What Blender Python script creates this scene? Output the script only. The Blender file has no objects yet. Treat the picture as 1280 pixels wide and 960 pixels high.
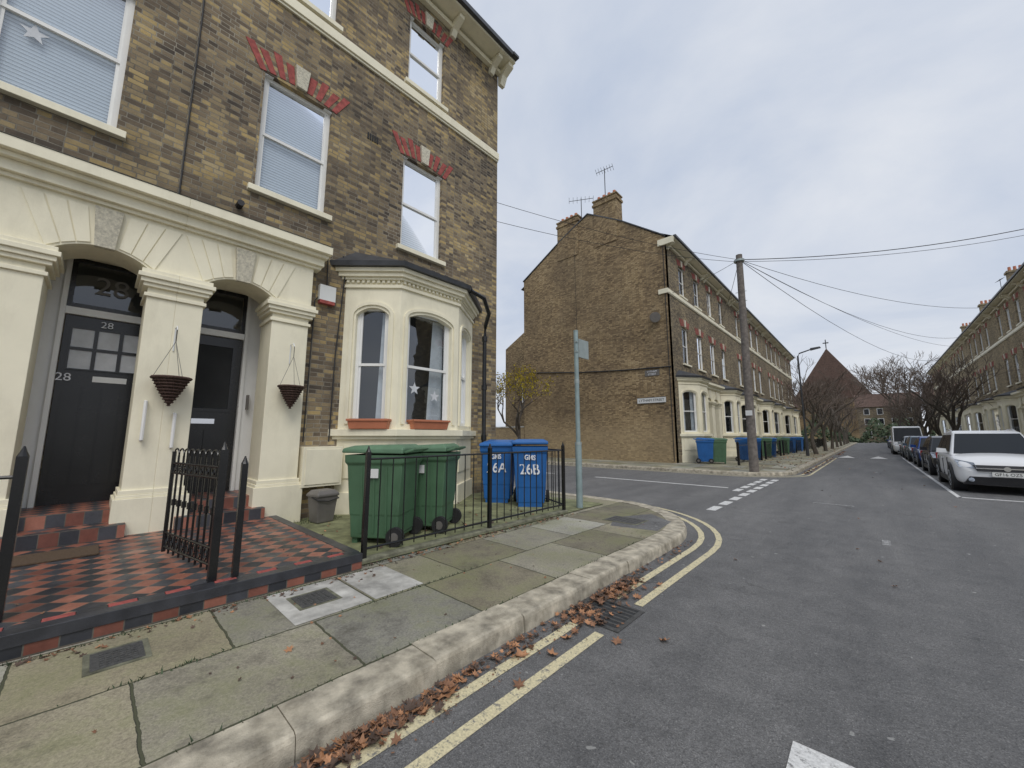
import bpy, bmesh, math, random
from mathutils import Vector, Matrix
random.seed(7)
S=bpy.context.scene
# ---------------------------------------------------------------- materials
class M:
    def __init__(s,name):
        s.m=bpy.data.materials.new(name); s.m.use_nodes=True; s.nt=s.m.node_tree
        s.b=s.nt.nodes['Principled BSDF']
    def n(s,t): return s.nt.nodes.new(t)
    def l(s,a,b): s.nt.links.new(a,b)
    def pos(s): return s.n('ShaderNodeNewGeometry').outputs['Position']
    def noise(s,vec,scale,detail=4,rough=.55):
        x=s.n('ShaderNodeTexNoise'); x.inputs['Scale'].default_value=scale
        x.inputs['Detail'].default_value=detail; x.inputs['Roughness'].default_value=rough
        if vec is not None: s.l(vec,x.inputs['Vector'])
        return x.outputs['Fac']
    def scaled(s,vec,sc):
        mp=s.n('ShaderNodeMapping'); s.l(vec,mp.inputs[0]); mp.inputs['Scale'].default_value=sc; return mp.outputs[0]
    def ramp(s,fac,stops,interp='LINEAR'):
        x=s.n('ShaderNodeValToRGB'); r=x.color_ramp; r.interpolation=interp
        while len(r.elements)<len(stops): r.elements.new(.5)
        for e,(p,c) in zip(r.elements,stops):
            e.position=p; e.color=c if len(c)==4 else tuple(c)+(1,)
        s.l(fac,x.inputs['Fac']); return x.outputs['Color']
    def mix(s,fac,a,b,mode='MIX'):
        x=s.n('ShaderNodeMix'); x.data_type='RGBA'; x.blend_type=mode
        for sock,v in ((x.inputs[0],fac),(x.inputs[6],a),(x.inputs[7],b)):
            if hasattr(v,'is_output'): s.l(v,sock)
            else: sock.default_value=v if (not isinstance(v,tuple) or len(v)==4) else v+(1,)
        return x.outputs[2]
    def bump(s,h,strength=.3,dist=.01):
        x=s.n('ShaderNodeBump'); x.inputs['Strength'].default_value=strength; x.inputs['Distance'].default_value=dist
        s.l(h,x.inputs['Height']); s.l(x.outputs[0],s.b.inputs['Normal'])
    def vmath(s,op,a,b=None):
        x=s.n('ShaderNodeMath'); x.operation=op
        for i,v in enumerate((a,b)):
            if v is None: continue
            if hasattr(v,'is_output'): s.l(v,x.inputs[i])
            else: x.inputs[i].default_value=v
        return x.outputs[0]
    def col(s,c):
        if hasattr(c,'is_output'): s.l(c,s.b.inputs['Base Color'])
        else: s.b.inputs['Base Color'].default_value=c if len(c)==4 else tuple(c)+(1,)
BW=[(0,0,0,1),(1,1,1,1)]
def paint(name,c,rough=.5,var=.12,scale=3,bump=.05,metal=0,spec=.5,dirt=None):
    m=M(name); p=m.pos(); n=m.noise(p,scale,6,.6)
    c=tuple(c)[:3]
    lo=tuple(v*(1-var) for v in c)+(1,); hi=tuple(min(1,v*(1+var)) for v in c)+(1,)
    co=m.ramp(n,[(.3,lo),(.7,hi)])
    if dirt:
        d=m.ramp(m.noise(m.scaled(p,(1,1,.35)),2.2,8,.72),[(.48,BW[0]),(.75,BW[1])])
        co=m.mix(m.vmath('MULTIPLY',d,dirt),co,(c[0]*.35,c[1]*.33,c[2]*.28,1))
    m.col(co); m.b.inputs['Roughness'].default_value=rough; m.b.inputs['Metallic'].default_value=metal
    m.b.inputs['Specular IOR Level'].default_value=spec
    if bump: m.bump(m.noise(p,scale*18,3),bump,.01)
    return m.m
def brick(name,stops,mortar,soot=.5,w=.220,h=.075,sootcol=(.05,.044,.038,1),lowlight=None,mult=.35,bias=.9):
    m=M(name); p=m.pos(); sp=m.n('ShaderNodeSeparateXYZ'); m.l(p,sp.inputs[0])
    u=m.vmath('ADD',sp.outputs[0],sp.outputs[1]); cb=m.n('ShaderNodeCombineXYZ'); m.l(u,cb.inputs[0]); m.l(sp.outputs[2],cb.inputs[1])
    nz=m.n('ShaderNodeTexNoise'); nz.inputs['Scale'].default_value=3.2; nz.inputs['Detail'].default_value=5; m.l(p,nz.inputs['Vector'])
    vm=m.n('ShaderNodeVectorMath'); vm.operation='MULTIPLY_ADD'; m.l(nz.outputs['Color'],vm.inputs[0]); vm.inputs[1].default_value=(.03,.02,0); m.l(cb.outputs[0],vm.inputs[2])
    b=m.n('ShaderNodeTexBrick'); m.l(vm.outputs[0],b.inputs['Vector']); b.squash=.56; b.squash_frequency=2
    for k,v in (('Scale',1),('Mortar Size',.0075),('Mortar Smooth',.35),('Bias',0),('Brick Width',w),('Row Height',h)): b.inputs[k].default_value=v
    b.inputs['Color1'].default_value=BW[0]; b.inputs['Color2'].default_value=BW[1]; b.inputs['Mortar'].default_value=(.5,.5,.5,1)
    big=m.noise(p,.55,4,.6)
    g=m.vmath('ADD',m.vmath('MULTIPLY',b.outputs['Color'],.72),m.vmath('MULTIPLY',m.vmath('SUBTRACT',big,.36),bias))
    g=m.vmath('ADD',g,m.vmath('MULTIPLY',m.vmath('SUBTRACT',m.noise(p,9,3,.7),.45),.35))
    co=m.ramp(g,stops)
    fine=m.noise(p,60,3,.7)
    co=m.mix(mult,co,m.ramp(fine,[(.25,(.35,.35,.35,1)),(.8,(1.2,1.2,1.2,1))]),'MULTIPLY')
    mo=m.mix(m.ramp(m.noise(p,1.3,5,.7),[(.35,BW[0]),(.65,BW[1])]),tuple(v*.45 for v in mortar[:3])+(1,),mortar)
    co=m.mix(b.outputs['Fac'],co,mo)
    s1=m.ramp(m.noise(m.scaled(p,(1,1,.6)),.38,7,.68),[(.42,BW[0]),(.70,BW[1])])
    co=m.mix(m.vmath('MULTIPLY',s1,soot),co,sootcol)
    if lowlight:
        lz=m.n('ShaderNodeMapRange'); m.l(sp.outputs[2],lz.inputs[0]); lz.inputs[1].default_value=1.6; lz.inputs[2].default_value=3.0; lz.inputs[3].default_value=1; lz.inputs[4].default_value=0
        co=m.mix(m.vmath('MULTIPLY',lz.outputs[0],.35),co,lowlight)
    m.col(co); m.b.inputs['Roughness'].default_value=.9; m.b.inputs['Specular IOR Level'].default_value=.2
    hh=m.vmath('SUBTRACT',m.vmath('MULTIPLY',fine,.35),b.outputs['Fac']); m.bump(hh,.7,.012)
    return m.m
MT={}
MT['brick']=brick('brick_london_stock',[(0,(.075,.064,.055,1)),(.28,(.165,.13,.095,1)),(.5,(.255,.20,.135,1)),(.7,(.35,.275,.165,1)),(.86,(.50,.37,.17,1)),(1,(.54,.43,.25,1))],(.36,.325,.26,1),.5,bias=1.2)
MT['brickf']=brick('brick_flank',[(0,(.13,.09,.055,1)),(.3,(.26,.185,.105,1)),(.55,(.37,.27,.15,1)),(.8,(.47,.35,.195,1)),(1,(.54,.42,.25,1))],(.25,.2,.145,1),.6,lowlight=(.55,.43,.26,1),sootcol=(.12,.095,.07,1))
MT['brickt']=brick('brick_far_terrace',[(0,(.09,.075,.06,1)),(.3,(.19,.155,.11,1)),(.55,(.29,.235,.155,1)),(.8,(.39,.31,.19,1)),(1,(.47,.39,.25,1))],(.28,.25,.2,1),.4)
MT['brickr']=brick('brick_terrace',[(0,(.15,.12,.08,1)),(.3,(.28,.22,.14,1)),(.55,(.39,.31,.19,1)),(.8,(.48,.39,.24,1)),(1,(.54,.46,.3,1))],(.32,.28,.21,1),.3)
MT['redb']=paint('red_rubbed_brick',(.32,.075,.065),.85,.35,14)
MT['cream']=paint('cream_masonry_paint',(.84,.79,.615),.55,.05,2,.10,dirt=.25)
MT['creamd']=paint('cream_vermiculated',(.64,.60,.48),.7,.3,30,.9)
MT['white']=paint('white_gloss_paint',(.80,.80,.78),.35,.04,3,.03,dirt=.1)
MT['black']=paint('black_gloss_paint',(.012,.012,.013),.25,.3,4,.04)
MT['lead']=paint('lead_grey',(.05,.053,.06),.45,.3,4,.1)
MT['slate']=paint('slate_roof',(.07,.075,.085),.6,.35,5,.2)
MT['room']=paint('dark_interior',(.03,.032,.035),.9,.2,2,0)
MT['curt']=paint('net_curtain',(.6,.62,.65),.9,.12,7,.0)
MT['terra']=paint('terracotta_plastic',(.48,.17,.09),.6,.1,5)
MT['wick']=paint('dark_wicker',(.08,.045,.035),.8,.5,60,.5)
MT['grn']=paint('green_plastic',(.075,.155,.085),.5,.14,3,.08,dirt=.4)
MT['grnd']=paint('green_plastic_lid',(.105,.20,.12),.55,.14,3,.08,dirt=.3)
MT['blu']=paint('blue_plastic',(.015,.12,.38),.45,.12,3,.08,dirt=.25)
MT['tyre']=paint('tyre_rubber',(.02,.02,.021),.8,.2,10)
MT['blkpl']=paint('black_plastic',(.022,.022,.024),.5,.2,10)
MT['galv']=paint('galvanised_steel',(.33,.38,.38),.5,.15,6,.05,metal=.2)
MT['galvb']=paint('blue_green_paint',(.27,.35,.36),.5,.15,6,.05,dirt=.4)
MT['greybin']=paint('grey_plastic',(.15,.14,.13),.5,.15,6,.05)
MT['wood']=paint('weathered_timber',(.17,.15,.135),.9,.4,9,.5)
MT['bark']=paint('bark',(.10,.085,.07),.9,.35,9,.3)
MT['twig']=paint('twigs',(.14,.11,.09),.9,.3,9,0)
MT['ylw_leaf']=paint('yellow_leaves',(.62,.50,.05),.6,.35,3,0)
MT['leaf1']=paint('dead_leaf_brown',(.22,.11,.06),.7,.5,9,.1)
MT['leaf2']=paint('dead_leaf_orange',(.40,.20,.10),.6,.4,9,.1)
MT['leaf3']=paint('dead_leaf_dark',(.09,.058,.042),.7,.4,9,.1)
MT['hedge']=paint('evergreen_leaf',(.05,.075,.035),.7,.5,4,0)
MT['signw']=paint('sign_white',(.7,.71,.7),.5,.04,2,0)
MT['signt']=paint('sign_black_letters',(.02,.02,.02),.6,.1,2,0)
MT['redt']=paint('red_letters',(.5,.02,.02),.5,.1,2,0)
MT['txtw']=paint('white_brushed_paint',(.72,.74,.78),.6,.15,12,0)
MT['iron']=paint('iron_cover',(.08,.08,.078),.6,.4,40,.6)
MT['moss']=paint('mossy_concrete',(.20,.21,.11),.9,.5,5,.4,dirt=.5)
MT['plinth']=paint('mossy_plinth',(.17,.17,.12),.9,.5,9,.5,dirt=.6)
MT['rooft']=paint('brown_roof_tiles',(.115,.072,.056),.85,.3,3,.2)
MT['mat']=paint('coir_mat',(.10,.065,.04),.95,.5,80,.6)
MT['wht_car']=paint('white_car_paint',(.80,.81,.82),.18,.02,1,0,spec=.6)
MT['blk_car']=paint('black_car_paint',(.018,.018,.024),.15,.1,1,0,spec=.6)
MT['blu_car']=paint('blue_car_paint',(.02,.07,.3),.18,.1,1,0,spec=.6)
MT['slv_car']=paint('silver_car_paint',(.42,.45,.48),.22,.05,1,0,metal=.5)
MT['gry_car']=paint('grey_blue_car_paint',(.12,.17,.22),.2,.05,1,0,metal=.4)
MT['chrome']=paint('chrome',(.7,.7,.72),.15,.03,1,0,metal=1)
MT['lamp']=paint('headlamp_lens',(.34,.38,.44),.08,.6,12,0)
MT['cglass']=paint('car_glass',(.012,.015,.018),.06,.1,1,0,spec=.35)
MT['plate']=paint('number_plate_white',(.75,.75,.72),.4,.02,1,0)
MT['cable']=paint('cable_black',(.03,.03,.032),.7,.1,1,0)
MT['earth']=paint('distant_ground',(.10,.105,.07),.95,.4,.2,0)
m=M('window_glass'); nt=m.nt
fr=m.n('ShaderNodeFresnel'); fr.inputs[0].default_value=1.5
tr=m.n('ShaderNodeBsdfTransparent'); tr.inputs[0].default_value=(.84,.88,.90,1)
gl=m.n('ShaderNodeBsdfGlossy'); gl.inputs['Roughness'].default_value=.02; gl.inputs['Color'].default_value=(.95,.97,1,1)
nb=m.n('ShaderNodeBump'); nb.inputs['Strength'].default_value=.03; nb.inputs['Distance'].default_value=.05; m.l(m.noise(m.pos(),2.5,2),nb.inputs['Height']); m.l(nb.outputs[0],gl.inputs['Normal'])
mx=m.n('ShaderNodeMixShader'); m.l(m.vmath('ADD',m.vmath('MULTIPLY',fr.outputs[0],1.0),.06),mx.inputs[0]); m.l(tr.outputs[0],mx.inputs[1]); m.l(gl.outputs[0],mx.inputs[2])
m.l(mx.outputs[0],nt.nodes['Material Output'].inputs['Surface']); MT['glass']=m.m
m=M('venetian_blind'); sp=m.n('ShaderNodeSeparateXYZ'); m.l(m.pos(),sp.inputs[0])
wv=m.vmath('FRACT',m.vmath('MULTIPLY',sp.outputs[2],20))
m.col(m.ramp(wv,[(0,(.10,.12,.15,1)),(.32,(.76,.81,.88,1)),(1,(.52,.57,.64,1))])); m.bump(wv,.4,.01); MT['blind']=m.m
# asphalt
m=M('asphalt'); p=m.pos()
big=m.noise(m.scaled(p,(1.4,.22,1)),.9,6,.6); med=m.noise(p,3.2,9,.78); f=m.noise(p,120,3,.8); f2=m.noise(p,38,4,.8)
vo=m.n('ShaderNodeTexVoronoi'); vo.inputs['Scale'].default_value=60; m.l(p,vo.inputs['Vector'])
c=m.ramp(big,[(.3,(.125,.127,.132,1)),(.7,(.205,.205,.206,1))])
c=m.mix(.8,c,m.ramp(med,[(.28,(.5,.5,.5,1)),(.75,(1.35,1.33,1.3,1))]),'MULTIPLY')
c=m.mix(.7,c,m.ramp(f2,[(.3,(.5,.5,.5,1)),(.7,(1.45,1.45,1.45,1))]),'MULTIPLY')
c=m.mix(.85,c,m.ramp(f,[(.3,(.25,.25,.25,1)),(.7,(1.6,1.6,1.6,1))]),'MULTIPLY')
c=m.mix(m.ramp(vo.outputs['Distance'],[(0,(.8,.8,.8,1)),(.22,BW[0])]),c,(.44,.43,.41,1))
wht=m.ramp(m.noise(p,11,2,.5),[(.72,BW[0]),(.75,BW[1])]); c=m.mix(m.vmath('MULTIPLY',wht,.5),c,(.5,.5,.48,1))
vc=m.n('ShaderNodeTexVoronoi'); vc.feature='DISTANCE_TO_EDGE'; vc.inputs['Scale'].default_value=.33
wv=m.n('ShaderNodeVectorMath'); wv.operation='MULTIPLY_ADD'; nzc=m.n('ShaderNodeTexNoise'); nzc.inputs['Scale'].default_value=1.6; nzc.inputs['Detail'].default_value=8; m.l(p,nzc.inputs['Vector']); m.l(nzc.outputs['Color'],wv.inputs[0]); wv.inputs[1].default_value=(1.6,1.6,0); m.l(p,wv.inputs[2]); m.l(wv.outputs[0],vc.inputs['Vector'])
ck=m.ramp(vc.outputs['Distance'],[(0,BW[1]),(.006,BW[0])]); c=m.mix(m.vmath('MULTIPLY',ck,m.ramp(m.noise(p,.6,3),[(.5,BW[0]),(.6,(.6,.6,.6,1))])),c,(.04,.04,.04,1))
m.col(c); m.l(m.ramp(med,[(.3,(.55,.55,.55,1)),(.6,(.82,.82,.82,1))]),m.b.inputs['Roughness']); m.bump(m.vmath('ADD',m.vmath('ADD',f,f2),m.vmath('MULTIPLY',vo.outputs['Distance'],-.6)),1,.007); MT['asph']=m.m
def slabs(name,offx,w=.98,h=.81):
    m=M(name); p=m.pos(); sp=m.n('ShaderNodeSeparateXYZ'); m.l(p,sp.inputs[0]); cb=m.n('ShaderNodeCombineXYZ')
    wob=m.noise(p,6,5,.7); wo=m.vmath('MULTIPLY',m.vmath('SUBTRACT',wob,.5),.035)
    m.l(m.vmath('ADD',m.vmath('ADD',sp.outputs[1],20.3),wo),cb.inputs[0]); m.l(m.vmath('ADD',m.vmath('ADD',sp.outputs[0],offx),wo),cb.inputs[1])
    b=m.n('ShaderNodeTexBrick'); m.l(cb.outputs[0],b.inputs['Vector'])
    for k,v in (('Scale',1),('Mortar Size',.009),('Mortar Smooth',.5),('Bias',0),('Brick Width',w),('Row Height',h)): b.inputs[k].default_value=v
    b.inputs['Color1'].default_value=BW[0]; b.inputs['Color2'].default_value=BW[1]
    c=m.ramp(b.outputs['Color'],[(0,(.19,.175,.14,1)),(.25,(.36,.32,.23,1)),(.5,(.25,.255,.25,1)),(.75,(.41,.37,.28,1)),(1,(.44,.44,.42,1))])
    c=m.mix(1,c,m.ramp(m.noise(p,2.6,10,.78),[(.28,(.42,.41,.37,1)),(.72,(1.4,1.38,1.32,1))]),'MULTIPLY')
    c=m.mix(.7,c,m.ramp(m.noise(p,70,4,.8),[(.3,(.4,.4,.4,1)),(.7,(1.5,1.5,1.5,1))]),'MULTIPLY')
    ms=m.ramp(m.noise(p,1.3,8,.78),[(.45,BW[0]),(.60,BW[1])]); c=m.mix(m.vmath('MULTIPLY',ms,.62),c,(.155,.165,.07,1))
    dk=m.ramp(m.noise(p,1.9,8,.75),[(.30,BW[1]),(.44,BW[0])]); c=m.mix(m.vmath('MULTIPLY',dk,.72),c,(.085,.078,.06,1))
    edge=m.ramp(m.vmath('ADD',b.outputs['Fac'],m.vmath('MULTIPLY',m.noise(p,25,4,.7),.2)),[(.12,BW[0]),(.6,BW[1])])
    c=m.mix(edge,c,(.075,.078,.045,1)); m.col(c); m.b.inputs['Roughness'].default_value=.82
    m.bump(m.vmath('SUBTRACT',m.vmath('MULTIPLY',m.noise(p,70,4),.4),b.outputs['Fac']),.8,.01); return m.m
MT['slab']=slabs('paving_slabs',2.38+8.1)
MT['slabR']=slabs('paving_slabs_right',.2)
MT['kerb']=paint('granite_kerb',(.42,.38,.30),.8,.55,7,.5,dirt=.8)
MT['ston']=paint('light_concrete',(.46,.45,.42),.8,.4,5,.4,dirt=.8)
def worn(name,c,thr=.42):
    m=M(name); p=m.pos(); w=m.ramp(m.noise(p,20,7,.8),[(thr-.07,BW[0]),(thr+.03,BW[1])])
    cc=m.mix(.6,c,m.ramp(m.noise(p,80,3),[(.3,(.6,.6,.6,1)),(.7,(1.2,1.2,1.2,1))]),'MULTIPLY')
    m.col(m.mix(w,(.17,.17,.168,1),cc)); m.b.inputs['Roughness'].default_value=.7; m.bump(m.noise(p,120,3),.5,.006); return m.m
MT['yel']=worn('worn_yellow_paint',(.66,.59,.38,1),.44)
MT['rwht']=worn('worn_white_paint',(.68,.68,.67,1),.42)
MT['rwf']=worn('faded_white_paint',(.4,.4,.4,1),.55)
def tiles(name,kind):
    m=M(name); p=m.pos(); sp=m.n('ShaderNodeSeparateXYZ'); m.l(p,sp.inputs[0]); cb=m.n('ShaderNodeCombineXYZ'); s=.150
    if kind=='diag':
        k=.70710678/s; a=m.vmath('MULTIPLY',m.vmath('ADD',sp.outputs[0],sp.outputs[1]),k); b2=m.vmath('MULTIPLY',m.vmath('SUBTRACT',sp.outputs[0],sp.outputs[1]),k)
    else:
        a=m.vmath('MULTIPLY',m.vmath('ADD',sp.outputs[1],sp.outputs[0]),1/.15); b2=m.vmath('MULTIPLY',m.vmath('SUBTRACT',sp.outputs[2],.127),1/.155)
    m.l(m.vmath('ADD',a,200),cb.inputs[0]); m.l(m.vmath('ADD',b2,200),cb.inputs[1])
    def fl(v): return m.vmath('FLOOR',v)
    par=m.vmath('MODULO',m.vmath('ADD',fl(m.vmath('ADD',a,200)),fl(m.vmath('ADD',b2,200))),2)
    br=m.n('ShaderNodeTexBrick'); br.offset=0; m.l(cb.outputs[0],br.inputs['Vector'])
    for kk,v in (('Scale',1),('Mortar Size',.025),('Mortar Smooth',.1),('Bias',0),('Brick Width',1),('Row Height',1)): br.inputs[kk].default_value=v
    br.inputs['Color1'].default_value=BW[0]; br.inputs['Color2'].default_value=BW[1]
    red=m.ramp(br.outputs['Color'],[(0,(.17,.062,.045,1)),(.5,(.27,.10,.068,1)),(1,(.35,.145,.10,1))])
    blk=m.ramp(br.outputs['Color'],[(0,(.022,.024,.03,1)),(1,(.07,.073,.085,1))])
    c=m.mix(par,red,blk); c=m.mix(br.outputs['Fac'],c,(.12,.11,.09,1))
    c=m.mix(.8,c,m.ramp(m.noise(p,5,8,.78),[(.25,(.5,.5,.5,1)),(.75,(1.35,1.35,1.35,1))]),'MULTIPLY')
    m.col(c); m.l(m.ramp(m.noise(p,4,4),[(.3,(.3,.3,.3,1)),(.7,(.65,.65,.65,1))]),m.b.inputs['Roughness'])
    m.bump(m.vmath('MULTIPLY',br.outputs['Fac'],-1),.4,.006); return m.m
MT['tile']=tiles('encaustic_tiles','diag'); MT['riser']=tiles('tile_riser','riser')
# ---------------------------------------------------------------- builder
class Obj:
    def __init__(s,name): s.name=name; s.p={}; s.kids=[]
    def add(s,part,mat,vs,fs,smooth=False):
        k=(part,mat); d=s.p.setdefault(k,[[],[],smooth]); o=len(d[0]); d[0]+= [tuple(v) for v in vs]; d[1]+=[tuple(i+o for i in f) for f in fs]
    def hexa(s,part,mat,P): s.add(part,mat,P,[(0,3,2,1),(4,5,6,7),(0,1,5,4),(1,2,6,5),(2,3,7,6),(3,0,4,7)])
    def box(s,part,mat,x0,x1,y0,y1,z0,z1): s.hexa(part,mat,[(x0,y0,z0),(x1,y0,z0),(x1,y1,z0),(x0,y1,z0),(x0,y0,z1),(x1,y0,z1),(x1,y1,z1),(x0,y1,z1)])
    def fb(s,part,mat,T,u0,u1,v0,v1,d0,d1): s.hexa(part,mat,[T(u0,v0,d0),T(u1,v0,d0),T(u1,v0,d1),T(u0,v0,d1),T(u0,v1,d0),T(u1,v1,d0),T(u1,v1,d1),T(u0,v1,d1)])
    def prism(s,part,mat,T,poly,d0,d1):
        n=len(poly); vs=[T(u,v,d0) for u,v in poly]+[T(u,v,d1) for u,v in poly]
        s.add(part,mat,vs,[tuple(range(n)),tuple(range(2*n-1,n-1,-1))]+[(i,(i+1)%n,n+(i+1)%n,n+i) for i in range(n)])
    def tube(s,part,mat,pts,r,n=8,r1=None,smooth=True):
        pts=[Vector(p) for p in pts]; vs=[];fs=[]
        for i,p in enumerate(pts):
            d=(pts[min(i+1,len(pts)-1)]-pts[max(i-1,0)]).normalized()
            a=d.cross(Vector((0,0,1)) if abs(d.z)<.9 else Vector((1,0,0))).normalized(); b=d.cross(a)
            rr=r if r1 is None else r+(r1-r)*i/(len(pts)-1)
            for k in range(n):
                t=2*math.pi*k/n; vs.append(p+a*math.cos(t)*rr+b*math.sin(t)*rr)
        for i in range(len(pts)-1):
            for k in range(n): fs.append((i*n+k,i*n+(k+1)%n,(i+1)*n+(k+1)%n,(i+1)*n+k))
        fs.append(tuple(range(n))[::-1]); fs.append(tuple((len(pts)-1)*n+k for k in range(n)))
        s.add(part,mat,vs,fs,smooth)
    def finish(s,loc=(0,0,0),rz=0,bevel=0,bevparts=None):
        single=len(s.p)==1 and not s.kids
        root=None
        if not single:
            root=bpy.data.objects.new(s.name,None); S.collection.objects.link(root)
        for (part,mat),(vs,fs,sm) in s.p.items():
            me=bpy.data.meshes.new(part); me.from_pydata(vs,[],fs); me.materials.append(MT[mat])
            bm=bmesh.new(); bm.from_mesh(me); bmesh.ops.recalc_face_normals(bm,faces=bm.faces); bm.to_mesh(me); bm.free()
            if sm:
                for q in me.polygons: q.use_smooth=True
                me.set_sharp_from_angle(angle=math.radians(40))
            ob=bpy.data.objects.new(s.name if single else part,me); S.collection.objects.link(ob)
            if root: ob.parent=root
            else: root=ob
            if bevel and (bevparts is None or part in bevparts):
                b=ob.modifiers.new('bevel','BEVEL'); b.width=bevel; b.segments=2; b.limit_method='ANGLE'
        for k in s.kids: k.parent=root
        root.location=loc; root.rotation_euler=(0,0,rz); return root
    def text(s,part,mat,body,size,mtx,ext=.002):
        c=bpy.data.curves.new(part,'FONT'); c.body=body; c.size=size; c.align_x='CENTER'; c.align_y='CENTER'; c.extrude=ext
        c.materials.append(MT[mat]); o=bpy.data.objects.new(part,c); S.collection.objects.link(o); o.matrix_basis=mtx; s.kids.append(o); return o
def TM(loc,nrm,roll=0,sx=1):
    n=Vector(nrm).normalized(); up=Vector((0,0,1)); x=up.cross(n).normalized(); y=n.cross(x)
    if roll: q=Matrix.Rotation(roll,3,n); x=q@x; y=q@y
    return Matrix(((x.x*sx,y.x,n.x,loc[0]),(x.y*sx,y.y,n.y,loc[1]),(x.z*sx,y.z,n.z,loc[2]),(0,0,0,1)))
# ---------------------------------------------------------------- facade helpers
def wall(o,part,mat,T,u0,u1,v0,v1,holes,reveal=.13,d=0):
    us=sorted({u0,u1}|{h[0] for h in holes}|{h[1] for h in holes}); vs=sorted({v0,v1}|{h[2] for h in holes}|{h[3] for h in holes})
    us=[u for u in us if u0<=u<=u1]; vs=[v for v in vs if v0<=v<=v1]
    P=[];F_=[]
    for j in range(len(vs)-1):
        for i in range(len(us)-1):
            cu=(us[i]+us[i+1])/2; cv=(vs[j]+vs[j+1])/2
            if any(h[0]<cu<h[1] and h[2]<cv<h[3] for h in holes): continue
            k=len(P); P+=[T(us[i],vs[j],d),T(us[i+1],vs[j],d),T(us[i+1],vs[j+1],d),T(us[i],vs[j+1],d)]; F_.append((k,k+1,k+2,k+3))
    for h in holes:
        a,b,c,e=h[:4]; r=h[4] if len(h)>4 else reveal
        if r==0: continue
        for (p,q) in (((a,c),(b,c)),((b,c),(b,e)),((b,e),(a,e)),((a,e),(a,c))):
            k=len(P); P+=[T(p[0],p[1],d),T(q[0],q[1],d),T(q[0],q[1],d-r),T(p[0],p[1],d-r)]; F_.append((k,k+1,k+2,k+3))
    o.add(part,mat,P,F_)
def archfill(o,part,mat,T,u0,u1,vs,vt,rise,d0,d1,n=12):
    c=(u0+u1)/2;h=(u1-u0)/2; R=(h*h+rise*rise)/(2*rise)
    def f(u): return vs+rise-R+math.sqrt(max(R*R-(u-c)**2,0))
    for i in range(n):
        a=u0+(u1-u0)*i/n;b=u0+(u1-u0)*(i+1)/n
        P=[T(a,f(a),d0),T(b,f(b),d0),T(b,f(b),d1),T(a,f(a),d1),T(a,vt,d0),T(b,vt,d0),T(b,vt,d1),T(a,vt,d1)]
        o.add(part,mat,P,[(4,5,6,7),(2,3,7,6),(0,1,2,3),(0,1,5,4)])
    return f
def sash(o,T,u0,u1,v0,v1,d,inner='blind',f=.06,part='sash_window'):
    o.fb(part,'white',T,u0,u0+f,v0,v1,d-.06,d); o.fb(part,'white',T,u1-f,u1,v0,v1,d-.06,d)
    o.fb(part,'white',T,u0+f,u1-f,v1-f,v1,d-.06,d-.002); o.fb(part,'white',T,u0+f,u1-f,v0,v0+f*1.2,d-.06,d-.002)
    vm=(v0+v1)/2; o.fb(part,'white',T,u0+f,u1-f,vm-.025,vm+.025,d-.06,d-.006)
    o.fb(part,'white',T,u0+f,u0+f+.035,vm+.025,v1-f,d-.05,d-.015); o.fb(part,'white',T,u1-f-.035,u1-f,vm+.025,v1-f,d-.05,d-.015)
    o.fb(part,'white',T,u0+f,u0+f+.035,v0+f*1.2,vm-.025,d-.055,d-.025); o.fb(part,'white',T,u1-f-.035,u1-f,v0+f*1.2,vm-.025,d-.055,d-.025)
    o.add('window_glass','glass',[T(u0+f,v0+f,d-.045),T(u1-f,v0+f,d-.045),T(u1-f,v1-f,d-.045),T(u0+f,v1-f,d-.045)],[(0,1,2,3)])
    if inner=='blind': o.add('venetian_blind','blind',[T(u0+.02,v0+.02,d-.10),T(u1-.02,v0+.02,d-.10),T(u1-.02,v1-.02,d-.10),T(u0+.02,v1-.02,d-.10)],[(0,1,2,3)])
    elif inner=='curtain':
        for a,b in ((u0+.02,u0+(u1-u0)*.3),(u1-(u1-u0)*.3,u1-.02)):
            n=8; P=[];F_=[]
            for i in range(n+1):
                u=a+(b-a)*i/n; dd=d-.16+.03*(i%2); P+=[T(u,v0,dd),T(u,v1,dd)]
            for i in range(n): F_.append((2*i,2*i+2,2*i+3,2*i+1))
            o.add('curtains','curt',P,F_)
    elif inner=='net':
        o.add('net_curtain','curt',[T(u0+.02,v0+.02,d-.14),T(u1-.02,v0+.02,d-.14),T(u1-.02,vm,d-.14),T(u0+.02,vm,d-.14)],[(0,1,2,3)])
    if inner!='blind': o.add('room_interior','room',[T(u0-.1,v0-.1,d-.6),T(u1+.1,v0-.1,d-.6),T(u1+.1,v1+.1,d-.6),T(u0-.1,v1+.1,d-.6)],[(0,1,2,3)])
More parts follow.
